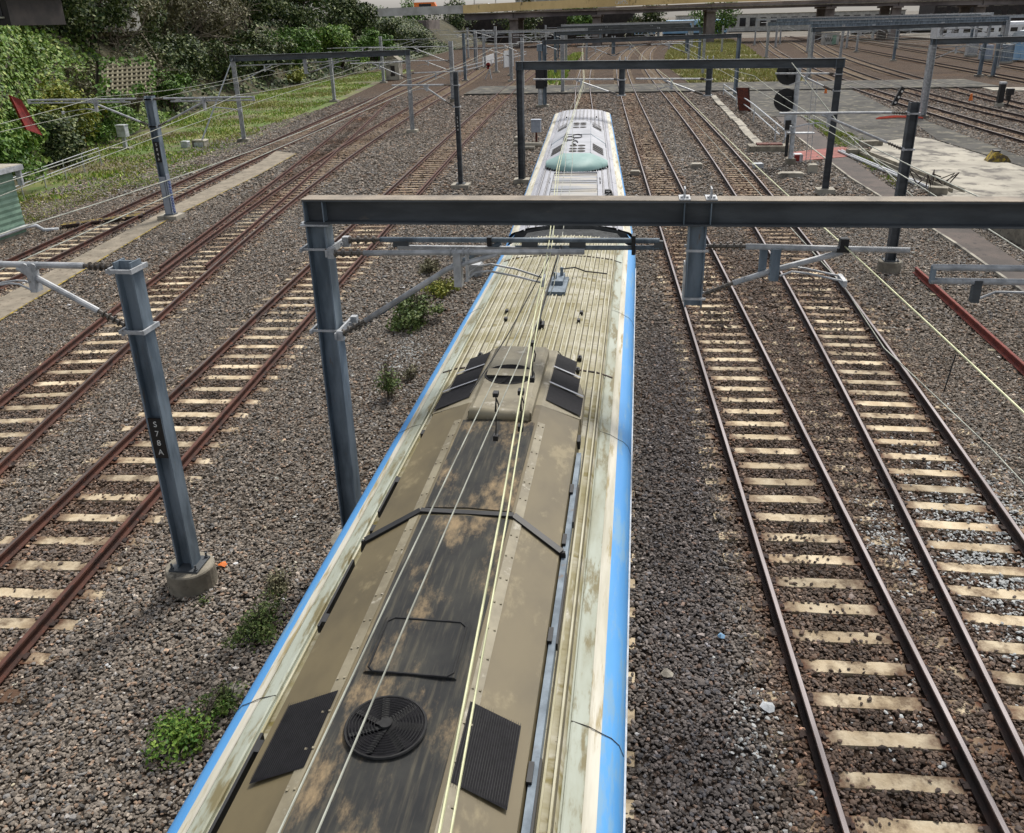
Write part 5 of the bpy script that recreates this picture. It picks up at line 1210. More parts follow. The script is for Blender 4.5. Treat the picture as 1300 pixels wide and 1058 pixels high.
# second row on top of the bank
for i, (y, d, h, r, mt_, tw, lab) in enumerate([
 (62, 22, 11, 5.5, 'leaf_dark', False, 'dark tree behind the pale glimpsed building'),
 (70, 19, 11, 5.5, 'leaf_ivy', False, 'ivy green tree high above the concrete lattice'),
 (78, 17, 11, 6, 'leaf_dark', False, 'tall dark tree at the top edge left of the gantry'),
 (86, 18, 12, 6, 'leaf_grey', True, 'tall brownish twiggy tree at the top edge above the gantry post'),
 (95, 19, 12, 6, 'leaf_dark', False, 'tall dark tree at the top edge above the gantry beam'),
 (104, 19, 12, 6.5, 'leaf_grey', True, 'tall pale twiggy tree at the top edge right of the dark ones'),
 (114, 20, 12, 6.5, 'leaf_dark', False, 'tall dark tree at the top edge left of the light feathery tree'),
 (126, 20, 12, 7, 'leaf_grey', True, 'tall grey twiggy tree nearest the bridge at the top edge'),
 (140, 19, 12, 7, 'leaf_dark', False, 'tall dark tree at the top edge just left of the orange truck'),
 (160, 19, 12, 7, 'leaf_dark', False, 'broad dark tree behind the light feathery tree'),
 (185, 14, 10, 7, 'leaf_mid', False, 'green tree beside the white end wall of the bridge')]):
    B(y, d, h, r, mt_, 5200 if tw else 6500, .30+.0028*y, lab, name='tree', cat='tree', twigs=tw, squash=.62)
# ivy covered wall along the foot of the hill
wl = [(-30.6, 14), (-31.4, 30), (-33.4, 39.5), (-36.2, 46), (-40.6, 54.5), (-45.5, 62)]
root = thing('ivy_covered_wall', (-36.5, 46, 0), 'tall wall overgrown with green ivy at the left edge', 'wall')
mb = MB(); WZ = 7.7
for p, q in zip(wl, wl[1:]):
    a_, b_ = Vector((*p, WZ/2-.1)), Vector((*q, WZ/2-.1)); mb.bar(a_, b_, .5, WZ-.2)
mb.build('wall', 'conc', root)
n = 15000; seg = VR.integers(1, 5, n); t = VR.random(n); a = np.array(wl)[seg]; b = np.array(wl)[seg+1]; xy = a+(b-a)*t[:, None]
dr = (b-a)/np.linalg.norm(b-a, axis=1)[:, None]; nm = np.stack([dr[:, 1], -dr[:, 0]], 1)
zz_ = VR.random(n)**.9*(WZ+.35); zz_ = np.where(VR.random(n) < .12, WZ+VR.random(n)*.4, zz_)
off_ = .30+.45*VR.random(n)*(1+.8*lowfreq(xy[:, 0]*2, zz_*2, .8, 2)); off_ = np.where(zz_ > WZ-.1, VR.uniform(-.5, .6, n), off_)
P = np.concatenate([xy+nm*off_[:, None], zz_[:, None]], 1)
N3 = np.concatenate([nm, np.full((n, 1), .5)], 1)+VR.normal(size=(n, 3))*.45; N3 /= np.linalg.norm(N3, axis=1)[:, None]
T3 = np.cross(N3, VR.normal(size=(n, 3))); T3 /= np.linalg.norm(T3, axis=1)[:, None]; B3 = np.cross(N3, T3); s_ = VR.uniform(.16, .36, n)[:, None]
npmesh('ivy', np.stack([P-T3*s_*.5, P-B3*s_*.38, P+T3*s_*.5, P+B3*s_*.38], 1).reshape(-1, 3), np.arange(4*n).reshape(-1, 4), 'leaf_ivy', parent=root)
# concrete lattice (crib) wall
p0, p1, p2, p3 = at(129, 121, 61.0), at(196, 116, 68.0), at(194, 74, 71.0), at(130, 78, 64.0)
root = thing('lattice_wall', p0, 'pale concrete lattice retaining wall on the slope among bushes', 'retaining wall')
P0, P1, P2, P3 = map(Vector, (p0, p1, p2, p3)); mb = MB(); nx_, nz_ = 11, 8
for i in range(nx_+1):
    t = i/nx_; mb.bar(P0.lerp(P1, t), P3.lerp(P2, t), .12, .16, (0, -1, 0))
for j in range(nz_+1):
    t = j/nz_; mb.bar(P0.lerp(P3, t)+Vector((.06, -.12, 0)), P1.lerp(P2, t)+Vector((.06, -.12, 0)), .16, .13)
mb.build('lattice', 'timber', root)
n = 1500; u_ = VR.random(n); v_ = VR.random(n); e_ = np.minimum(np.minimum(u_, 1-u_)*1.4, np.minimum(v_*1.6, 1-v_)); kk = (e_ < .03+.08*VR.random(n)) | ((lowfreq(u_*9, v_*7, 1.1, 6) > .95)); u_, v_ = u_[kk], v_[kk]; n = len(u_)
A0, A1, A2, A3 = (np.array(q) for q in (P0, P1, P2, P3)); Pq = (A0*(1-u_)[:, None]+A1*u_[:, None])*(1-v_)[:, None]+(A3*(1-u_)[:, None]+A2*u_[:, None])*v_[:, None]+np.array([.15, -.35, 0])+VR.normal(0, .15, (n, 3))
Nq = np.array([.4, -.6, .5])+VR.normal(0, .5, (n, 3)); Nq /= np.linalg.norm(Nq, axis=1)[:, None]; Tq = np.cross(Nq, VR.normal(size=(n, 3))); Tq /= np.linalg.norm(Tq, axis=1)[:, None]; Bq = np.cross(Nq, Tq); sq = VR.uniform(.2, .42, n)[:, None]
npmesh('creeper', np.stack([Pq-Tq*sq*.5, Pq-Bq*sq*.38, Pq+Tq*sq*.5, Pq+Bq*sq*.38], 1).reshape(-1, 3), np.arange(4*n).reshape(-1, 4), 'leaf_mid', parent=root)
mb = MB(); back = Vector((-.5, .35, 0)); mb.add([P0+back, P1+back, P2+back, P3+back, P0+back*2, P1+back*2, P2+back*2, P3+back*2], [(0, 1, 2, 3), (7, 6, 5, 4), (0, 4, 5, 1), (3, 2, 6, 7)]); mb.build('backing', 'hill', root)
# red sheet panel
a, b, c, d_ = (Vector(at(*q)) for q in ((13, 121, 44), (27, 127, 44.6), (54, 172, 45.6), (34, 165, 44.4)))
root = thing('red_panel', tuple(a), 'bright red sloping panel between the bushes at the left edge', 'panel')
nn = (b-a).cross(d_-a).normalized()*.06; mb = MB(); mb.add([a, b, c, d_, a+nn, b+nn, c+nn, d_+nn], [(0, 1, 2, 3), (7, 6, 5, 4), (0, 4, 5, 1), (1, 5, 6, 2), (2, 6, 7, 3), (3, 7, 4, 0)]); mb.build('sheet', 'red', root)
mb = MB(); mb.bar(a+nn*1.5, d_+nn*1.5, .08, .05); mb.bar(b+nn*1.5, c+nn*1.5, .08, .05); mb.build('batten', 'red', root)
# grass
def blades(poly, n, h, w, mat, label, zfun=None, dens=None):
    xs = [p[0] for p in poly]; ys = [p[1] for p in poly]
    x = VR.uniform(min(xs), max(xs), n*2); y = VR.uniform(min(ys), max(ys), n*2); k = inpoly(x, y, poly)
    if dens is not None: k &= (lowfreq(x, y, dens, 77)*.5+.5) > VR.random(len(x))*.9
    d, st, ky = gauge_d(x, y); k &= d > 1.3
    x, y = x[k][:n], y[k][:n]; m_ = len(x); z = np.zeros(m_) if zfun is None else zfun(x, y)
    a = VR.uniform(0, 2*PI, m_); hh = h*VR.uniform(.35, 1.2, m_)*(.6+.5*(lowfreq(x, y, .9, 5)*.5+.5)); ww = w*VR.uniform(.6, 1.3, m_); le = VR.normal(0, .4, (m_, 2))*hh[:, None]
    dx, dy = np.cos(a)*ww, np.sin(a)*ww
    V = np.stack([np.stack([x-dx, y-dy, z], 1), np.stack([x+dx, y+dy, z], 1), np.stack([x+le[:, 0], y+le[:, 1], z+hh], 1)], 1).reshape(-1, 3)
    mi = (lowfreq(x, y, .55, 12)+VR.normal(0, .35, m_) > .25).astype(int)
    return tag(npmesh('grass', V, np.arange(3*m_).reshape(-1, 3), mat, midx=mi), label, 'grass', kind='stuff')
blades([(x+(-.6 if i < 8 else -.9), y) for i, (x, y) in enumerate(BANK)], 52000, .20, .06, ['grass', 'grass_dry'], 'green and straw coloured grass on the bank left of the tracks', dens=.5)
blades(FIELD, 30000, .5, .17, ['grass_dry', M.setdefault('straw', leafmat('straw_blades', [S(176, 172, 112), S(150, 148, 92), S(128, 134, 70)]))], 'tall yellow green grass between the curving tracks', dens=.35)
blades(FIELD2, 5000, .8, .14, ['grass', 'grass_dry'], 'green grass tufts between the middle tracks', dens=.5)
blades(MOSS, 9000, .14, .035, ['grass', 'leaf_yellow'], 'mossy green weeds beside the paths right of the tracks', dens=.9)
blades([(-28.5, 27), (-29.6, 40), (-27.0, 50), (-25.3, 50), (-26.6, 38), (-26.2, 28)], 7000, .10, .03, ['leaf_yellow', 'grass'], 'bright yellow green moss patches on the gravel left of the leftmost track', dens=.8)
# weeds and shrubs beside the train
def weed(px, py, h, r, n, label, mat='leaf_weed', size=.075, clumps=26):
    p = U(px, py); p = (p.x, p.y, -.03); root = thing('weed', p, label, 'weed', 'weeds growing beside the train')
    mb = MB()
    for k in range(int(26*r/.4)):
        a = VR.uniform(0, 6.28); rr = r*VR.random()*.8; e = Vector((p[0]+rr*1.15*math.cos(a), p[1]+rr*1.5*math.sin(a), p[2]+h*VR.uniform(.5, 1.35)))
        mb.tube([Vector((p[0]+rr*.5*math.cos(a), p[1]+rr*.6*math.sin(a), p[2]-.03)), e.lerp(Vector(p), .4), e], [.008, .006, .003], 4, False)
    mb.build('stem', 'twig', root)
    V = leaves(n, (p[0], p[1], p[2]+h*.45), (r, r*1.35, h*.6), size, VR, clumps, hollow=.1); V[:, 2] = np.maximum(V[:, 2], p[2])
    npmesh('foliage', V, np.arange(len(V)).reshape(-1, 4), mat, parent=root)
weed(527, 410, .75, .75, 2600, 'largest dense green weed clump left of the train roof', size=.10)
weed(560, 372, .5, .6, 1500, 'smaller pale weed clump just behind the largest one', 'leaf_yellow', size=.09)
weed(545, 345, .45, .45, 900, 'olive weed tuft under the gantry tubes', 'leaf_grey', size=.08)
weed(493, 505, .9, .32, 900, 'tall thin feathery weed beside the gantry post', size=.06)
weed(520, 480, .35, .3, 300, 'wispy pale weed next to the tall thin one', 'leaf_grey', size=.06)
weed(330, 800, .35, .50, 1700, 'low creeping weed right of the round concrete footing', 'leaf_weed', size=.05)
weed(355, 745, .22, .35, 900, 'mossy low weed hugging the near carriage side', 'leaf_grey', size=.045)
weed(240, 935, .34, .52, 1700, 'lush green weed nearest the camera by the near carriage', 'leaf_bright', size=.055)
weed(285, 895, .3, .28, 700, 'small leafy weed with a pale stone behind the nearest one', 'leaf_weed', size=.05)
weed(258, 765, .10, .12, 120, 'tiny green sprig at the foot of the round footing', 'leaf_weed', size=.04)

# ------------------------------------------------------------------ green hut at the left edge
root = thing('corrugated_hut', (-25.7, 30.6, 0), 'pale green corrugated hut with white roof edge cut by the left edge', 'hut')
hx0, hx1, hy0, hy1 = -28.8, -25.25, 28.5, 32.0; hh_ = 2.75
mb = MB()
def corr(p, q, z0, z1, nrm):
    p, q = Vector(p), Vector(q); n = 22; zs = [z0+(z1-z0)*i/(n) for i in range(n+1)]
    vs = []; fs = []
    for i, z in enumerate(zs):
        o = Vector(nrm)*(.022 if i % 2 else 0); vs += [(p.x+o.x, p.y+o.y, z), (q.x+o.x, q.y+o.y, z)]
    for i in range(n): fs.append((2*i, 2*i+1, 2*i+3, 2*i+2))
    mb.add(vs, fs)
cs = [(hx0, hy0), (hx1, hy0), (hx1+.1, hy1), (hx0, hy1)]
for (p, q), nr in zip(zip(cs, cs[1:]+cs[:1]), ((0, -1, 0), (1, 0, 0), (0, 1, 0), (-1, 0, 0))): corr((*p, 0), (*q, 0), .12, hh_, nr)
mb.build('wall', 'green_sheet', root)
mb = MB(); mb.poly([(hx0-.3, hy0-.3), (hx1+.32, hy0-.3), (hx1+.4, hy1+.3), (hx0-.3, hy1+.3)], hh_, hh_+.10); rf = mb.build('roof', 'conc_light', root)
mb = MB(); mb.bar((hx1+.34, hy0-.3, hh_-.02), (hx1+.43, hy1+.3, hh_-.02), .04, .2); mb.bar((hx0-.3, hy0-.32, hh_-.02), (hx1+.32, hy0-.32, hh_-.02), .04, .2); mb.box((hx1+.26, hy1+.18, hh_-.42), (.22, .1, .66)); mb.build('fascia', 'white_paint', rf)
mb = MB(); mb.poly([(hx0, hy0-.05), (hx1+.05, hy0-.05), (hx1+.15, hy1+.05), (hx0, hy1+.05)], -.1, .12); mb.build('base_slab', 'conc', root)
mb = MB(); mb.tube([(hx1+.12, hy0-1.5, .28), (hx1+.16, hy1-.1, .34), (hx1+.3, hy1+.35, .3), (hx1+.5, hy1+.55, .05), (hx1+1.0, hy1+.8, .03)], .085, 10); mb.build('drain_pipe', 'white_paint', root, True)
# small trackside things on the left
def simple(name, cat, label, loc, parts, group=None):
    root = thing(name, loc, label, cat, group)
    for nm, mt_, fn in parts:
        mb = MB(); fn(mb, Vector(loc)); mb.build(nm, mt_, root)
    return root
p = tuple(U(160, 189))
simple('post_box', 'trackside box', 'white box on a short pedestal standing in the grass', p, [('pedestal', 'white_paint', lambda m, o: m.box(o+Vector((0, 0, .4)), (.22, .22, .9))), ('cabinet', 'white_paint', lambda m, o: (m.box(o+Vector((0, 0, 1.2)), (.62, .5, .75)), m.box(o+Vector((0, 0, 1.6)), (.7, .58, .06)), m.box(o+Vector((.32, -.1, 1.2)), (.02, .3, .5)))), ('base', 'conc_light', lambda m, o: m.box(o+Vector((-.3, 0, .03)), (1.6, .7, .12)))])
for i, (px, py, lab) in enumerate([(103, 195, 'left one of two yellow stakes by the left bank'), (112, 192, 'right one of two yellow stakes by the left bank')]):
    p = tuple(U(px, py)); simple('marker_stake', 'stake', lab, p, [('pole', 'yellow', lambda m, o: m.tube([o+Vector((0, 0, -.1)), o+Vector((-.1, 0, 1.0))], .05, 8)), ('cap', 'yellow', lambda m, o: m.box(o+Vector((-.1, 0, 1.03)), (.13, .13, .06)))], 'yellow stakes by the bank')
p0 = U(0, 232); root = thing('pipe_handrail', tuple(p0), 'thin grey pipe rail on short posts along the grassy bank', 'handrail')
a, b = Vector((-29.2, 30, 1.05)), Vector((-33.0, 50, 1.05))
mb = MB()
for z in (0, -.45): mb.tube([a+Vector((0, 0, z)), b+Vector((0, 0, z))], .028, 6)
mb.build('rail', 'galv_light', root)
for i in range(9):
    q = a.lerp(b, i/8); mb = MB(); mb.tube([(q.x, q.y, -.1), (q.x, q.y, 1.05)], .03, 6); mb.build('post', 'galv_light', root)
for px, py, sx, sy, sz, mt_, lab in [(255, 186, .9, .7, .45, 'conc_light', 'pale concrete block lying by the foot of the back stays'), (236, 187, .5, .4, .4, 'white_paint', 'small white box left of the back stay block'), (603, 348, .5, .4, .35, 'galv_light', 'small grey lidded box on the ballast left of the train'), (1012, 205, .5, .5, .4, 'white_paint', 'white box with rounded lid by the twin disc signal'), (1031, 219, .45, .45, .4, 'conc_light', 'lighter grey block right of the twin disc signal'), (1004, 224, 1.2, .5, .18, 'conc_light', 'flat pale slab lying near the twin disc signal'), (962, 213, .55, .45, .22, 'white_paint', 'low white track box beside the second right track'), (884, 213, .6, .5, .22, 'conc_light', 'low pale box between the two right tracks'), (806, 222, .5, .4, .2, 'conc_light', 'low pale box with a cable beside the far carriage'), (658, 182, .55, .45, .4, 'conc_light', 'pale junction box on the ground by the far carriage')]:
    p = U(px, py); p = (p.x, p.y, 0)
    root = thing('trackside_box', p, lab, 'trackside box', 'small boxes beside the tracks')
    mb = MB(); mb.frame(Vector((p[0], p[1], sz/2-.05)), Vector((1, 0, 0)), Vector((0, 1, 0)), Vector((0, 0, 1)), sx, sy, sz); mb.build('case', mt_, root)
    mb = MB(); mb.sweep([(-sx*.54, 0), (sx*.54, 0), (sx*.42, .07), (-sx*.42, .07)], (p[0], p[1]-sy*.54, sz-.05), (p[0], p[1]+sy*.54, sz-.05)); mb.build('lid', mt_, root)
mb = MB(); p = (*U(681, 184)[:2], 0)
root = thing('relay_cabinet', tuple(p), 'light blue grey cabinet on a stand left of the far carriage', 'cabinet')
mb.box((p[0], p[1], 1.2), (.62, .5, .75)); mb.box((p[0], p[1], 1.6), (.68, .56, .06)); mb.build('cabinet', 'pale_blue', root)
mb = MB(); mb.tube([(p[0], p[1], -.1), (p[0], p[1], .85)], .07, 8); mb.build('stand', 'rust', root)
mb = MB(); mb.tube([(p[0]-1.3, p[1]-1.6, .25), (p[0]+.6, p[1]-1.8, .25)], .15, 10); mb.tube([(p[0]-.9, p[1]-2.6, .18), (p[0]+.2, p[1]-2.7, .18)], .12, 10); mb.build('pipe', 'conc_light', root)
# litter on the ballast
for px, py, s, mt_, lab in [(847, 857, .09, 'conc_light', 'cream paper scrap on the dark ballast right of the near carriage'), (283, 718, .08, 'orange', 'crumpled orange and white wrapper beside the round footing'), (975, 899, .11, 'white_paint', 'white torn paper beside the first right hand track'), (915, 809, .05, 'lightblue', 'tiny blue scrap on the ballast right of the train'), (458, 833, .08, 'rust', 'small rusty red fragment on the stones left of the train')]:
    p = U(px, py, .02); mb = MB(); r = [random.uniform(.7, 1.2) for _ in range(8)]
    vs = [(p.x+s*r[i]*math.cos(i*PI/4), p.y+s*r[i]*math.sin(i*PI/4), .03+.03*random.random()) for i in range(8)]+[(p.x, p.y, .075), (p.x, p.y, .04)]
    mb.add(vs, [(i, (i+1) % 8, 8) for i in range(8)]+[((i+1) % 8, i, 9) for i in range(8)]); tag(mb.build('litter', mt_, None, loc=tuple(p)), lab, 'litter')
p = U(300, 880, .05); mb = MB(); r = random.Random(3)
vs = [tuple(Vector(p)+Vector(v)*.001+Vector(tuple(x*.13*r.uniform(.7, 1.2) for x in v))) for v in ICO_V]; mb.add(vs, [tuple(f) for f in ICO_F]); tag(mb.build('stone', 'conc_light', None, loc=tuple(p)), 'single big pale rock at the side of the near carriage', 'rock')

# ------------------------------------------------------------------ signals and furniture on the right
p = tuple(U(1003, 208)); o = Vector((p[0], p[1], 0))
root = thing('railway_signal', (o.x, o.y, 0), 'pale signal post with two round black backboards seen from behind', 'signal')
mb = MB(); mb.tube([o+Vector((0, 0, -.1)), o+Vector((-.05, 0, 5.2))], .13, 12); mb.build('post', 'white_paint', root)
mb = MB(); mb.box(o+Vector((0, 0, .12)), (.5, .5, .35)); mb.build('foundation', 'conc', root)
for z in (4.75, 3.35):
    c = o+Vector((-.55, .15, z)); mb = MB(); mb.tube([c+Vector((0, -.03, 0)), c+Vector((0, .03, 0))], .62, 28); hd = mb.build('backboard', 'black', root)
    mb = MB(); mb.box(c+Vector((.1, -.2, 0)), (.3, .35, .42)); mb.bar(c+Vector((.1, -.15, 0)), o+Vector((0, 0, z)), .08, .08); mb.build('lamp_case', 'black', hd)
mb = MB(); mb.box(o+Vector((-.3, -.05, 2.4)), (.45, .4, .5)); mb.box(o+Vector((-.3, -.05, 1.9)), (.35, .3, .3)); mb.build('route_indicator', 'white_paint', root)
mb = MB(); mb.box(o+Vector((-.36, -.26, 2.1)), (.3, .1, .5)); mb.box(o+Vector((-.28, -.06, 1.0)), (.16, .1, 1.2)); mb.build('cover_box', 'black', root)
mb = MB()
for s in (.85, 1.1): mb.tube([o+Vector((s, .1, -.05)), o+Vector((s-.1, .1, 4.4))], .018, 5)
for i in range(12): mb.tube([o+Vector((.85-.02*i/12*5, .1, .3+i*.35)), o+Vector((1.1-.02*i/12*5, .1, .3+i*.35))], .012, 4)
mb.build('ladder', 'galv_light', root)
mb = MB(); mb.box(o+Vector((.4, 0, 1.65)), (1.4, .5, .05)); mb.build('platform', 'galv_light', root)
mb = MB(); mb.box(o+Vector((.35, .1, .3)), (.25, .25, .35)); mb.build('red_box', 'red', root)
p = U(686, 136); o = Vector((p.x, p.y, 0)); root = thing('railway_signal', tuple(o), 'black signal head on a short white post left of the far carriage end', 'signal')
mb = MB(); mb.tube([o+Vector((0, 0, -.1)), o+Vector((0, 0, 1.8))], .21, 12); mb.build('post', 'white_paint', root)
mb = MB(); mb.box(o+Vector((0, 0, 2.75)), (.8, .5, 2.2)); mb.box(o+Vector((.55, .05, 2.6)), (.25, .3, 1.6)); mb.build('signal_head', 'black', root)
mb = MB(); mb.box(o+Vector((0, 0, .05)), (.8, .8, .25)); mb.build('foundation', 'conc', root)
mb = MB(); mb.tube([o+Vector((0, 0, 3.8)), o+Vector((0, 0, 5.3))], .16, 10); mb.box(o+Vector((0, 0, 5.2)), (.5, .4, .6)); mb.build('upper_post', 'galv', root)
def dwarf(px, py, hh, label, heads=1):
    p = U(px, py); o = Vector((p.x, p.y, 0)); root = thing('dwarf_signal', tuple(o), label, 'signal')
    mb = MB(); mb.box(o+Vector((0, 0, .1)), (.6, .5, .3)); mb.build('base', 'conc_light', root)
    mb = MB(); mb.box(o+Vector((0, 0, hh*.55)), (.42, .4, hh*.8)); mb.box(o+Vector((.7, .1, hh*.6)), (.5, .5, .5)); mb.box(o+Vector((.65, .1, hh*.35)), (.3, .3, .4)); mb.tube([o+Vector((.65, 0, .1)), o+Vector((.75, 0, hh*.5))], .06, 6); mb.build('signal_head', 'black', root)
    mb = MB(); mb.box(o+Vector((0, -.02, hh*.97)), (.48, .46, .16)); mb.build('cap', 'white_paint', root)
dwarf(1268, 135, 1.9, 'squat black dwarf signal with white cap beside the yard tracks')
p = U(1134, 134); o = Vector((p.x, p.y, 0)); root = thing('dwarf_signal', tuple(o), 'leaning small black signal with white spots at the paved crossing', 'signal')
mb = MB(); mb.bar(o, o+Vector((.6, 0, 1.5)), .35, .3, (0, 1, 0)); mb.build('signal_head', 'black', root)
for k in range(3):
    mb = MB(); c = o+Vector((.1+.2*k, -.2, .25+.45*k)); mb.tube([c, c-Vector((0, .03, 0))], .09, 10); mb.build('lens', 'lettering', root)
# red safety signal beyond the crossing on the left
p = U(624, 101); o = Vector((p.x, p.y, 0)); root = thing('target_sign', tuple(o), 'small red round target on a white tripod beyond the crossing', 'sign')
mb = MB(); mb.tube([o, o+Vector((-.3, 0, 1.6))], .09, 8); mb.tube([o+Vector((-.9, 0, 0)), o+Vector((-.3, 0, 1.2))], .06, 6); mb.build('stand', 'white_paint', root)
c = o+Vector((-.4, -.1, 1.9)); mb = MB(); mb.tube([c, c+Vector((0, .1, 0))], .3, 16); mb.box(c+Vector((0, .05, -.3)), (.35, .1, .5)); mb.build('target', 'red', root)
# pale hoardings beyond the crossing on the left
for a_, b_, hgt, lab in [((613, 85), (627, 80), 1.6, 'slanted white boards beyond the crossing, left one'), ((640, 86), (652, 84), 2.6, 'white board fence panel left of the third gantry')]:
    a, b = U(*a_), U(*b_); root = thing('white_board', tuple(a), lab, 'fence panel'); mb = MB(); mb.bar((a.x, a.y, hgt/2), (b.x, b.y, hgt/2), .12, hgt); mb.build('panel', 'white', root)
    for t in (0, .5, 1): q = a.lerp(b, t); mb = MB(); mb.box((q.x, q.y-.1, hgt/2), (.12, .12, hgt+.1)); mb.build('post', 'white_paint', root)
a, b = U(575, 98), U(668, 72); root = thing('lineside_railing', tuple(a), 'long pale railing on posts running up towards the left bridge pier', 'railing')
mb = MB()
for z in (.5, 1.05): mb.bar((a.x, a.y, z), (b.x, b.y, z), .1, .12)
mb.build('rail', 'galv_light', root)
for i in range(15):
    q = a.lerp(b, i/14); mb = MB(); mb.box((q.x, q.y, .5), (.1, .1, 1.1)); mb.build('post', 'galv_light', root)
# handrail along the right path
pts = [U(918, 121), U(955, 150), U(988, 182)]
root = thing('path_handrail', tuple(pts[0]), 'white tube handrail with a bent down end beside the path', 'handrail')
up = Vector((0, 0, 1)); mb = MB(); mb.tube([pts[0]+up*1.05, pts[1]+up*1.05, pts[2]+up*1.05, pts[2]+Vector((.25, -.8, .85)), pts[2]+Vector((.25, -1.0, .5)), pts[2]+Vector((.1, -1.0, 0))], .05, 8); mb.tube([pts[0]+up*.55, pts[1]+up*.55, pts[2]+up*.55], .045, 8); mb.build('rail', 'white_paint', root)
for t in (0, .33, .66, .96):
    q = pts[0].lerp(pts[2], t); mb = MB(); mb.tube([q, q+up*1.05], .045, 8); mb.build('post', 'white_paint', root)
p = U(946, 141); o = Vector((p.x, p.y, 0)); root = thing('rusty_plate', tuple(o), 'leaning rusty steel plate behind the handrail', 'steel plate')
mb = MB(); mb.frame(o+Vector((-.2, 0, .95)), Vector((.97, -.2, 0)).normalized(), Vector((.2, .97, 0)).normalized(), Vector((-.2, .1, 1)).normalized(), 1.0, .1, 1.9); mb.build('plate', 'rust', root)
mb = MB(); mb.bar(o+Vector((.35, -.1, 0)), o+Vector((.15, -.05, 1.9)), .1, .1); mb.bar(o+Vector((-.5, .1, 0)), o+Vector((-.8, .15, 1.9)), .1, .1); mb.build('frame', 'rail_side_dark', root)
# concrete cable trough with separate lids
a, b = U(905, 123), U(967, 189); root = thing('cable_trough', tuple(a), 'line of long pale cable trough lids beside the second right track', 'cable trough')
n = 7
for i in range(n):
    p, q = a.lerp(b, i/n), a.lerp(b, (i+.96)/n); mb = MB(); dz = random.uniform(-.02, .03); mb.bar(p+Vector((random.uniform(-.06, .06), 0, .08+dz)), q+Vector((random.uniform(-.06, .06), 0, .08-dz)), .55, .1); mb.build('lid', 'conc_light', root)
o = U(974, 191); root = thing('pit_cover', tuple(o), 'red brown topped concrete pit at the end of the cable trough', 'pit')
mb = MB(); mb.box((o.x, o.y, .12), (2.3, 1.2, .4)); mb.build('pit_wall', 'conc', root); mb = MB(); mb.box((o.x+.1, o.y+.1, .36), (1.5, .8, .08)); mb.build('lid', 'rust', root)
o = U(943, 187)
# spare rail lying on the ballast, near right
a, b = Vector((8.95, 27.9, .02)), Vector((9.05, 16.5, .02)); root = thing('spare_rail', tuple(a), 'loose rust red rail lying on the ballast at the right edge', 'rail')
mb = MB(); mb.sweep([(x*1.15, z*1.15) for x, z in RAILP], a, b); mb.build('rail', M.setdefault('fresh_rust', wmat('fresh_red_rust', S(128, 54, 40), S(98, 42, 34), 4, .8, 0, .15, c3=S(76, 40, 34), s3=12, t3=.62)), root)
for t in (.2, .6):
    q = a.lerp(b, t); mb = MB(); mb.box((q.x, q.y, -.03), (.5, .12, .09)); mb.build('packing', 'timber', root)
a, b = U(1245, 281), U(1330, 325); root = thing('low_wall', tuple(a), 'low mossy concrete wall at the right edge below the gantry beam', 'wall')
mb = MB(); mb.bar((a.x, a.y, .3), (b.x, b.y, .3), .45, .7); mb.build('wall', 'conc', root); mb = MB(); mb.bar((a.x-.02, a.y, .68), (b.x-.02, b.y, .68), .55, .06); mb.build('coping', 'conc_light', root)
mb = MB(); p = U(1275, 276)
root = thing('steel_channel', tuple(p), 'pale steel channel lying above the low wall at the right edge', 'steel beam')
mb.sweep([(-.15, 0), (.15, 0), (.15, .25), (.11, .25), (.11, .04), (-.11, .04), (-.11, .25), (-.15, .25)], p, U(1340, 300)); mb.build('channel', 'galv_light', root)
# drain, pipes and debris along the slab edge
a, b = U(1083, 192), U(1216, 246); root = thing('drain_channel', tuple(a), 'long steel drain channel along the left edge of the pale slab', 'drain')
d = (b-a); mb = MB(); mb.sweep([(-.3, 0), (.3, 0), (.3, .22), (.24, .22), (.24, .05), (-.24, .05), (-.24, .22), (-.3, .22)], a, b); mb.build('channel', 'conc', root)
mb = MB(); off = Vector((-.75, -.5, .08)); mb.tube([a+off, b+off-d*.12], .09, 8); mb.tube([a+off*1.3, b+off*1.35-d*.2], .07, 8); mb.build('pipe', 'galv_light', root)
o = U(1178, 238); root = thing('scrap_pile', tuple(o), 'tangle of bent dark bars at the foot of the dark grey post', 'scrap')
for k in range(7):
    mb = MB(); q = o+Vector((random.uniform(-.5, 1.4), random.uniform(-.8, .8), .05)); mb.tube([q, q+Vector((random.uniform(-.6, .6), random.uniform(-.4, .4), random.uniform(.3, .8))), q+Vector((random.uniform(-.8, .8), random.uniform(-.6, .6), random.uniform(.0, .4)))], .03, 6); mb.build('bent_bar', 'rail_side_dark', root)
for px, py, w_, lab in [(1086, 197, 1.0, 'short grey concrete beam end left of the slab'), (1105, 186, 1.3, 'long pale stone block beside the slab'), (1190, 247, .8, 'pale block near the scrap bars')]:
    p = U(px, py); root = thing('concrete_block', (p.x, p.y, 0), lab, 'block'); mb = MB(); mb.box((p.x, p.y, .16), (w_, .5, .36), random.uniform(-.4, .4)); mb.build('block', 'conc', root)
p = U(1266, 206); root = thing('wheel_stop', tuple(p), 'yellow steel wheel stop on the pale concrete slab', 'wheel stop')
mb = MB(); mb.sweep([(-.6, 0), (.6, 0), (.35, .28), (-.15, .5), (-.3, .5)], p+Vector((0, -.3, .06)), p+Vector((0, .3, .06))); mb.build('stop', 'yellow', root); mb = MB(); mb.box(p+Vector((-.15, 0, .58)), (.3, .4, .1)); mb.build('pad', 'black', root)
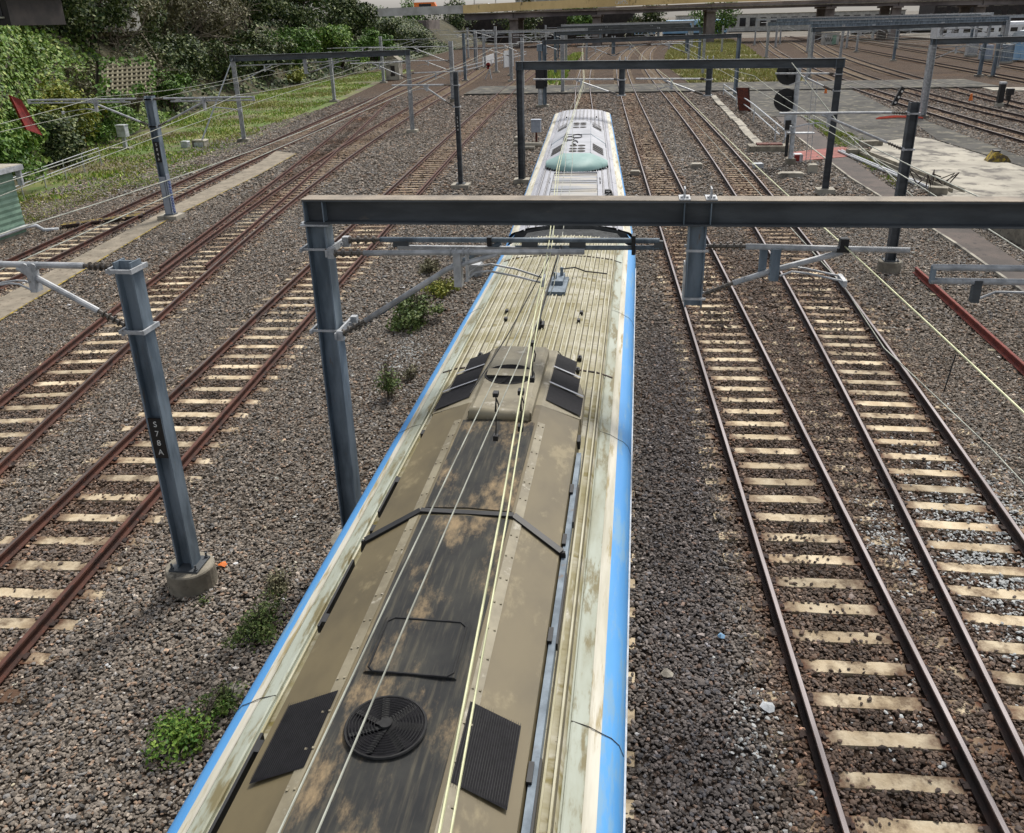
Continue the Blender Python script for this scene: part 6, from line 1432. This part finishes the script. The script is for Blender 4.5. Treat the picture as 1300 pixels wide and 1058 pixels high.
for px, py, w_, mt_, lab in [(1138, 151, 1.2, 'red', 'orange red netting on the ballast behind the dark grey post'), (1232, 128, .38, 'orange', 'small orange cone shaped marker among the yard tracks'), (1048, 119, .35, 'orange', 'orange marker post at the edge of the paved crossing')]:
    p = U(px, py); root = thing('marker', (p.x, p.y, 0), lab, 'marker'); mb = MB()
    if mt_ == 'red':
        for k in range(5): mb.tube([p+Vector((-1.6+.1*k, -.4+k*.2, .05)), p+Vector((0, -.3+k*.2, .16)), p+Vector((1.8, -.4+k*.2, .08))], .05, 5)
        mb.build('net', M.setdefault('netting', wmat('orange_red_netting', S(206, 84, 60), S(180, 66, 48), 5, .7)), root)
    else: mb.tube([p, p+Vector((0, 0, w_*1.6))], [w_*.45, w_*.2], 10); mb.build('body', mt_, root)

# ------------------------------------------------------------------ road bridge
BY0 = 252.0
def bz(px, py): return TZ(px, py, BY0)
root = thing('road_bridge', (-50, BY0, 0), 'long road bridge with a stained ochre parapet crossing the whole yard', 'bridge')
bx = lambda px, py: float(Q(px, py, BY0).x)
xL, xM, xR = bx(540, 18), bx(588, 18), 118.0
zb0, zt0 = 7.95, 9.75; zR0, zR1 = 8.55, 10.9
ZX = [bx(540, 18), bx(650, 15), bx(850, 10), bx(990, 5), bx(1290, 3), 120]; ZZ = [8.85, 9.4, 9.97, 10.4, 9.5, 9.0]
zlow = lambda x: float(np.interp(x, ZX, ZZ)); ztop = lambda x: zlow(x)+2.1
mb = MB()
def ribbon(xa, xb, za, zb_, y0, y1, n=1):
    for i in range(n):
        a, b = xa+(xb-xa)*i/n, xa+(xb-xa)*(i+1)/n
        mb.add([(a, y0, za(a)), (b, y0, za(b)), (b, y1, za(b)), (a, y1, za(a)), (a, y0, zb_(a)), (b, y0, zb_(b)), (b, y1, zb_(b)), (a, y1, zb_(a))], [(0, 1, 5, 4), (2, 3, 7, 6), (4, 5, 6, 7), (3, 2, 1, 0), (0, 4, 7, 3), (1, 2, 6, 5)])
spans = [xM, bx(651, 30), bx(757, 30), bx(903, 30), bx(1055, 20), bx(1140, 20), bx(1247, 20), xR]
for a, b in zip(spans, spans[1:]):
    mb = MB(); ribbon(a+.02, b-.02, zlow, ztop, BY0, BY0+.5, 1); mb.build('parapet', 'bridge_conc', root)
mb = MB(); ribbon(xL-14, xM-.02, zlow, ztop, BY0-.02, BY0+.5); mb.build('end_wall', 'bridge_white', root)
mb = MB(); ribbon(xM, xR, lambda x: zlow(x)-.2, lambda x: zlow(x)-.0, BY0-.3, BY0+18); mb.build('deck', 'conc', root)
for a, b in zip(spans, spans[1:]):
    for yy in (BY0+.9, BY0+6, BY0+11, BY0+16.5):
        mb = MB(); ribbon(a+.1, b-.1, lambda x: zlow(x)-1.85, lambda x: zlow(x)-.21, yy, yy+.5); mb.build('girder', 'girder', root)
mb = MB(); ribbon(xM, xR, ztop, lambda x: ztop(x)-.9, BY0+17.5, BY0+18); mb.build('parapet', 'bridge_conc', root)
for x in spans[1:-1]:
    for yy in (BY0+2.5, BY0+14):
        zt_ = zlow(x)-2.35; mb = MB(); mb.frame((x, yy, zt_/2), Vector((1, 0, 0)), Vector((0, 1, 0)), Vector((0, 0, 1)), 2.3, 1.6, zt_); mb.build('pier', 'pier', root)
    mb = MB(); mb.box((x, BY0+9, zlow(x)-2.1), (2.6, 17, .48)); mb.build('cross_head', 'pier', root)
mb = MB(); mb.box((xL-9, BY0+9.2, 3.0), (18, 17.4, 9.2)); mb.build('abutment', 'pier', root)
mb = MB(); mb.box((-32, BY0+60, 3.5), (60, 1.0, 9)); tag(mb.build('gloom_wall', 'brick', None, loc=(-32, BY0+60, 0)), 'dark wall added for the gloom beyond the left bridge spans', 'wall')  # dark wall added to deepen the shade beyond the left spans
mb = MB()                                              # white spray scrawl on the parapet
gx_ = bx(790, 4)
for k in range(5): mb.tube([(gx_+(-1.4+.6*k)+.45*math.cos(t*.5), BY0-.03, zlow(gx_)+.95+.45*math.sin(t*.5+k)) for t in range(14)], .05, 4)
mb.build('scrawl', 'lettering', root)
for i, x in enumerate([-46, -40, -33, -29, -25, -16, -8, 1, 10, 22, 35, 50]):
    o = Vector((x, BY0+3, ztop(x)-1)); r2 = thing('lamp_post', tuple(o), 'slim pole rising from the road bridge', 'pole', 'poles along the road bridge')
    mb = MB(); mb.tube([o, o+Vector((0, 0, 9))], .14, 8); mb.build('pole', 'galv_light', r2); mb = MB(); mb.tube([o+Vector((0, 0, 9)), o+Vector((0, 2, 9.4))], .09, 6); mb.build('bracket', 'galv_light', r2)
def vehicle(x, y, z, L, H, mat, label, cat='car', dirx=1):
    root = thing(cat, (x, y, z), label, cat); van = cat in ('van', 'truck', 'bus')
    prof = [(-L/2, .35), (L/2, .35), (L/2, H*.5), (L*.40, H*.56), (L*.25, H) , (-L*.42, H), (-L/2, H*.55)] if not van else [(-L/2, .35), (L/2, .35), (L/2, H*.5), (L*.42, H*.6), (L*.33, H), (-L/2, H)]
    mb = MB(); mb.sweep([(a, b) for a, b in prof], (x, y-.85, z), (x, y+.85, z)); mb.build('body', mat, root)
    mb = MB(); mb.box((x-L*.05, y-.86, z+H*.76), (L*.5, .02, H*.26)); mb.build('window', 'glass', root)
    for sx in (-.3, .3):
        for sy in (-.8, .8): mb = MB(); mb.tube([(x+sx*L, y+sy-.1, z+.33), (x+sx*L, y+sy+.1, z+.33)], .33, 14); mb.build('wheel', 'black', root)
for x, L, H, mt_, cat, lab in [(-60, 7, 3.4, 'orange', 'truck', 'orange truck on the left end of the road bridge'), (-52, 4.6, 1.6, 'black', 'car', 'dark car right of the orange truck on the bridge'), (-44, 5.2, 2.4, 'white', 'van', 'white van on the left part of the bridge'), (-35, 4.4, 1.5, 'pale_blue', 'car', 'pale car on the bridge right of the white van'), (-28, 4.5, 1.6, 'white', 'car', 'white car on the bridge nearest the first pier'), (-14, 4.4, 1.55, 'silver', 'car', 'silver car in the middle of the bridge'), (24, 9, 3.2, 'white', 'bus', 'white bus on the right part of the bridge')]:
    vehicle(x, BY0+5, zlow(x), L, H, mt_, lab, cat)

# ------------------------------------------------------------------ carriages and buildings beyond the bridge
def parked(x0, y0, x1, y1, hgt, mat, label, nwin):
    a, b = Vector((x0, y0, 0)), Vector((x1, y1, 0)); root = thing('parked_carriage', (x0, y0, 0), label, 'train carriage', 'parked carriages beyond the bridge')
    d = (b-a).normalized(); s = Vector((d.y, -d.x, 0)); s = s if s.y < 0 else -s
    mb = MB(); mb.sweep([(-1.4, 1.0), (1.4, 1.0), (1.5, 1.3), (1.5, hgt-.7), (1.2, hgt-.15), (.6, hgt), (-.6, hgt), (-1.2, hgt-.15), (-1.5, hgt-.7), (-1.5, 1.3)], a, b); mb.build('body', mat, root)
    mb = MB(); mb.bar(a+Vector((0, 0, .6)), b+Vector((0, 0, .6)), 2.2, .7); mb.build('underframe', 'underframe', root)
    for i in range(nwin):
        p = a.lerp(b, (i+.2)/nwin)+s*1.51+Vector((0, 0, hgt*.6)); q = a.lerp(b, (i+.8)/nwin)+s*1.51+Vector((0, 0, hgt*.6)); mb = MB(); mb.bar(p, q, .03, .85); mb.build('window', 'glass', root)
parked(8, 330, 30, 334, 5.4, 'lightblue', 'pale blue carriage seen under the middle bridge span', 9)
parked(-18, 326, 5, 330, 4.6, 'lightblue', 'pale blue carriage left of the other under the bridge', 9)
parked(64, 292, 92, 300, 5.0, 'silver', 'silver carriage row seen under the right bridge spans', 12)
parked(58, 150, 76, 186, 4.0, 'silver', 'silver carriage nearest the right edge beyond the yard', 12)
parked(64, 148, 84, 186, 4.0, 'lightblue', 'bluish carriage partly hidden behind the silver one at the right edge', 12)
parked(66, 220, 98, 226, 4.2, 'white', 'white carriage in front of the right bridge piers', 12)
def building(x, y, wx, wy, z0, h, mat, label, nwx, nwz, roof='conc'):
    root = thing('building', (x, y, z0), label, 'building'); mb = MB(); mb.box((x, y, z0+h/2), (wx, wy, h)); mb.build('wall', mat, root)
    mb = MB(); mb.box((x, y, z0+h+.1), (wx+.6, wy+.6, .22)); mb.build('roof', roof, root)
    for i in range(nwx):
        for j in range(nwz):
            cx_, cz_ = x-wx/2+(i+.5)*wx/nwx, z0+(j+.55)*h/nwz; mb = MB(); mb.box((cx_, y-wy/2-.03, cz_), (wx/nwx*.6, .06, h/nwz*.5)); wn = mb.build('window', 'glass', root)
            mb = MB(); mb.box((cx_, y-wy/2-.05, cz_-h/nwz*.28), (wx/nwx*.66, .14, .1)); mb.build('sill', 'conc_light', wn)
tl = Q(40, 30, 57)
building(tl.x-6.0, 60, 9, 6, max(tl.z-.1, 7.4), 1.9, 'brick', 'dark building with a white fascia at the top left corner', 4, 1, 'white')
building(-55, 84, 9, 8, 7.5, 5.5, 'mortar', 'pale building glimpsed through the trees at the top left', 4, 2)
building(-30, 380, 40, 20, 0, 14, 'mortar', 'pale building far behind the left bridge spans', 8, 4)
building(60, 400, 90, 20, 0, 6.5, 'mortar', 'long low pale building far behind the right bridge spans', 22, 1)
building(130, 380, 40, 20, 0, 13, 'brick', 'dark building far behind the right end of the bridge', 8, 4)
p = U(1053, 57); root = thing('relay_hut', (p.x, p.y, 0), 'graffitied whitish relay hut among the curving yard tracks', 'hut')
mb = MB(); mb.box((p.x, p.y, 1.3), (3.6, 2.6, 2.6)); mb.build('wall', 'mortar', root); mb = MB(); mb.box((p.x, p.y, 2.7), (4.0, 3.0, .2)); mb.build('roof', 'conc', root); mb = MB(); mb.box((p.x+.7, p.y-1.32, 1.1), (.9, .06, 2.0)); mb.build('door', 'green_sheet', root)
mb = MB(); mb.tube([(p.x-1.4+.12*i, p.y-1.33, 1.2+.5*math.sin(i*1.4)) for i in range(16)], .05, 4); mb.build('scrawl', 'black', root)
p = U(501, 101); root = thing('stone_hut', (p.x, p.y, 0), 'small pale stone shelter by the yellow shrub at the grass end', 'hut')
mb = MB(); mb.box((p.x, p.y, 1.3), (2.0, 2.0, 2.6)); mb.build('wall', 'conc_light', root); mb = MB(); mb.sweep([(-1.15, 0), (1.15, 0), (.2, .7), (-.2, .7)], (p.x, p.y-1.1, 2.6), (p.x, p.y+1.1, 2.6)); mb.build('roof', 'conc', root); mb = MB(); mb.box((p.x+.1, p.y-1.01, 1.2), (.6, .05, 1.4)); mb.build('door', 'brick', root)
for px, py, hgt, mt_, lab in [(1232, 72, 2.2, 'galv_light', 'grey equipment cabinet left in the row at the right edge'), (1250, 77, 2.0, 'pale_blue', 'bluish equipment cabinet in the middle of the row at the right edge'), (1275, 80, 2.3, 'galv', 'dark grey equipment cabinet in the row at the right edge'), (1292, 78, 2.6, 'lightblue', 'pale blue equipment cabinet last in the row at the right edge')]:
    p = U(px, py); root = thing('equipment_cabinet', (p.x, p.y, 0), lab, 'cabinet', 'equipment cabinets at the right edge'); mb = MB(); mb.box((p.x, p.y, hgt/2+.2), (1.6, 1.2, hgt)); mb.build('case', mt_, root); mb = MB(); mb.box((p.x, p.y, .1), (1.8, 1.4, .25)); mb.build('plinth', 'conc_light', root); mb = MB(); mb.box((p.x, p.y-.62, hgt/2+.25), (.7, .03, hgt*.8)); mb.build('door', mt_, root)
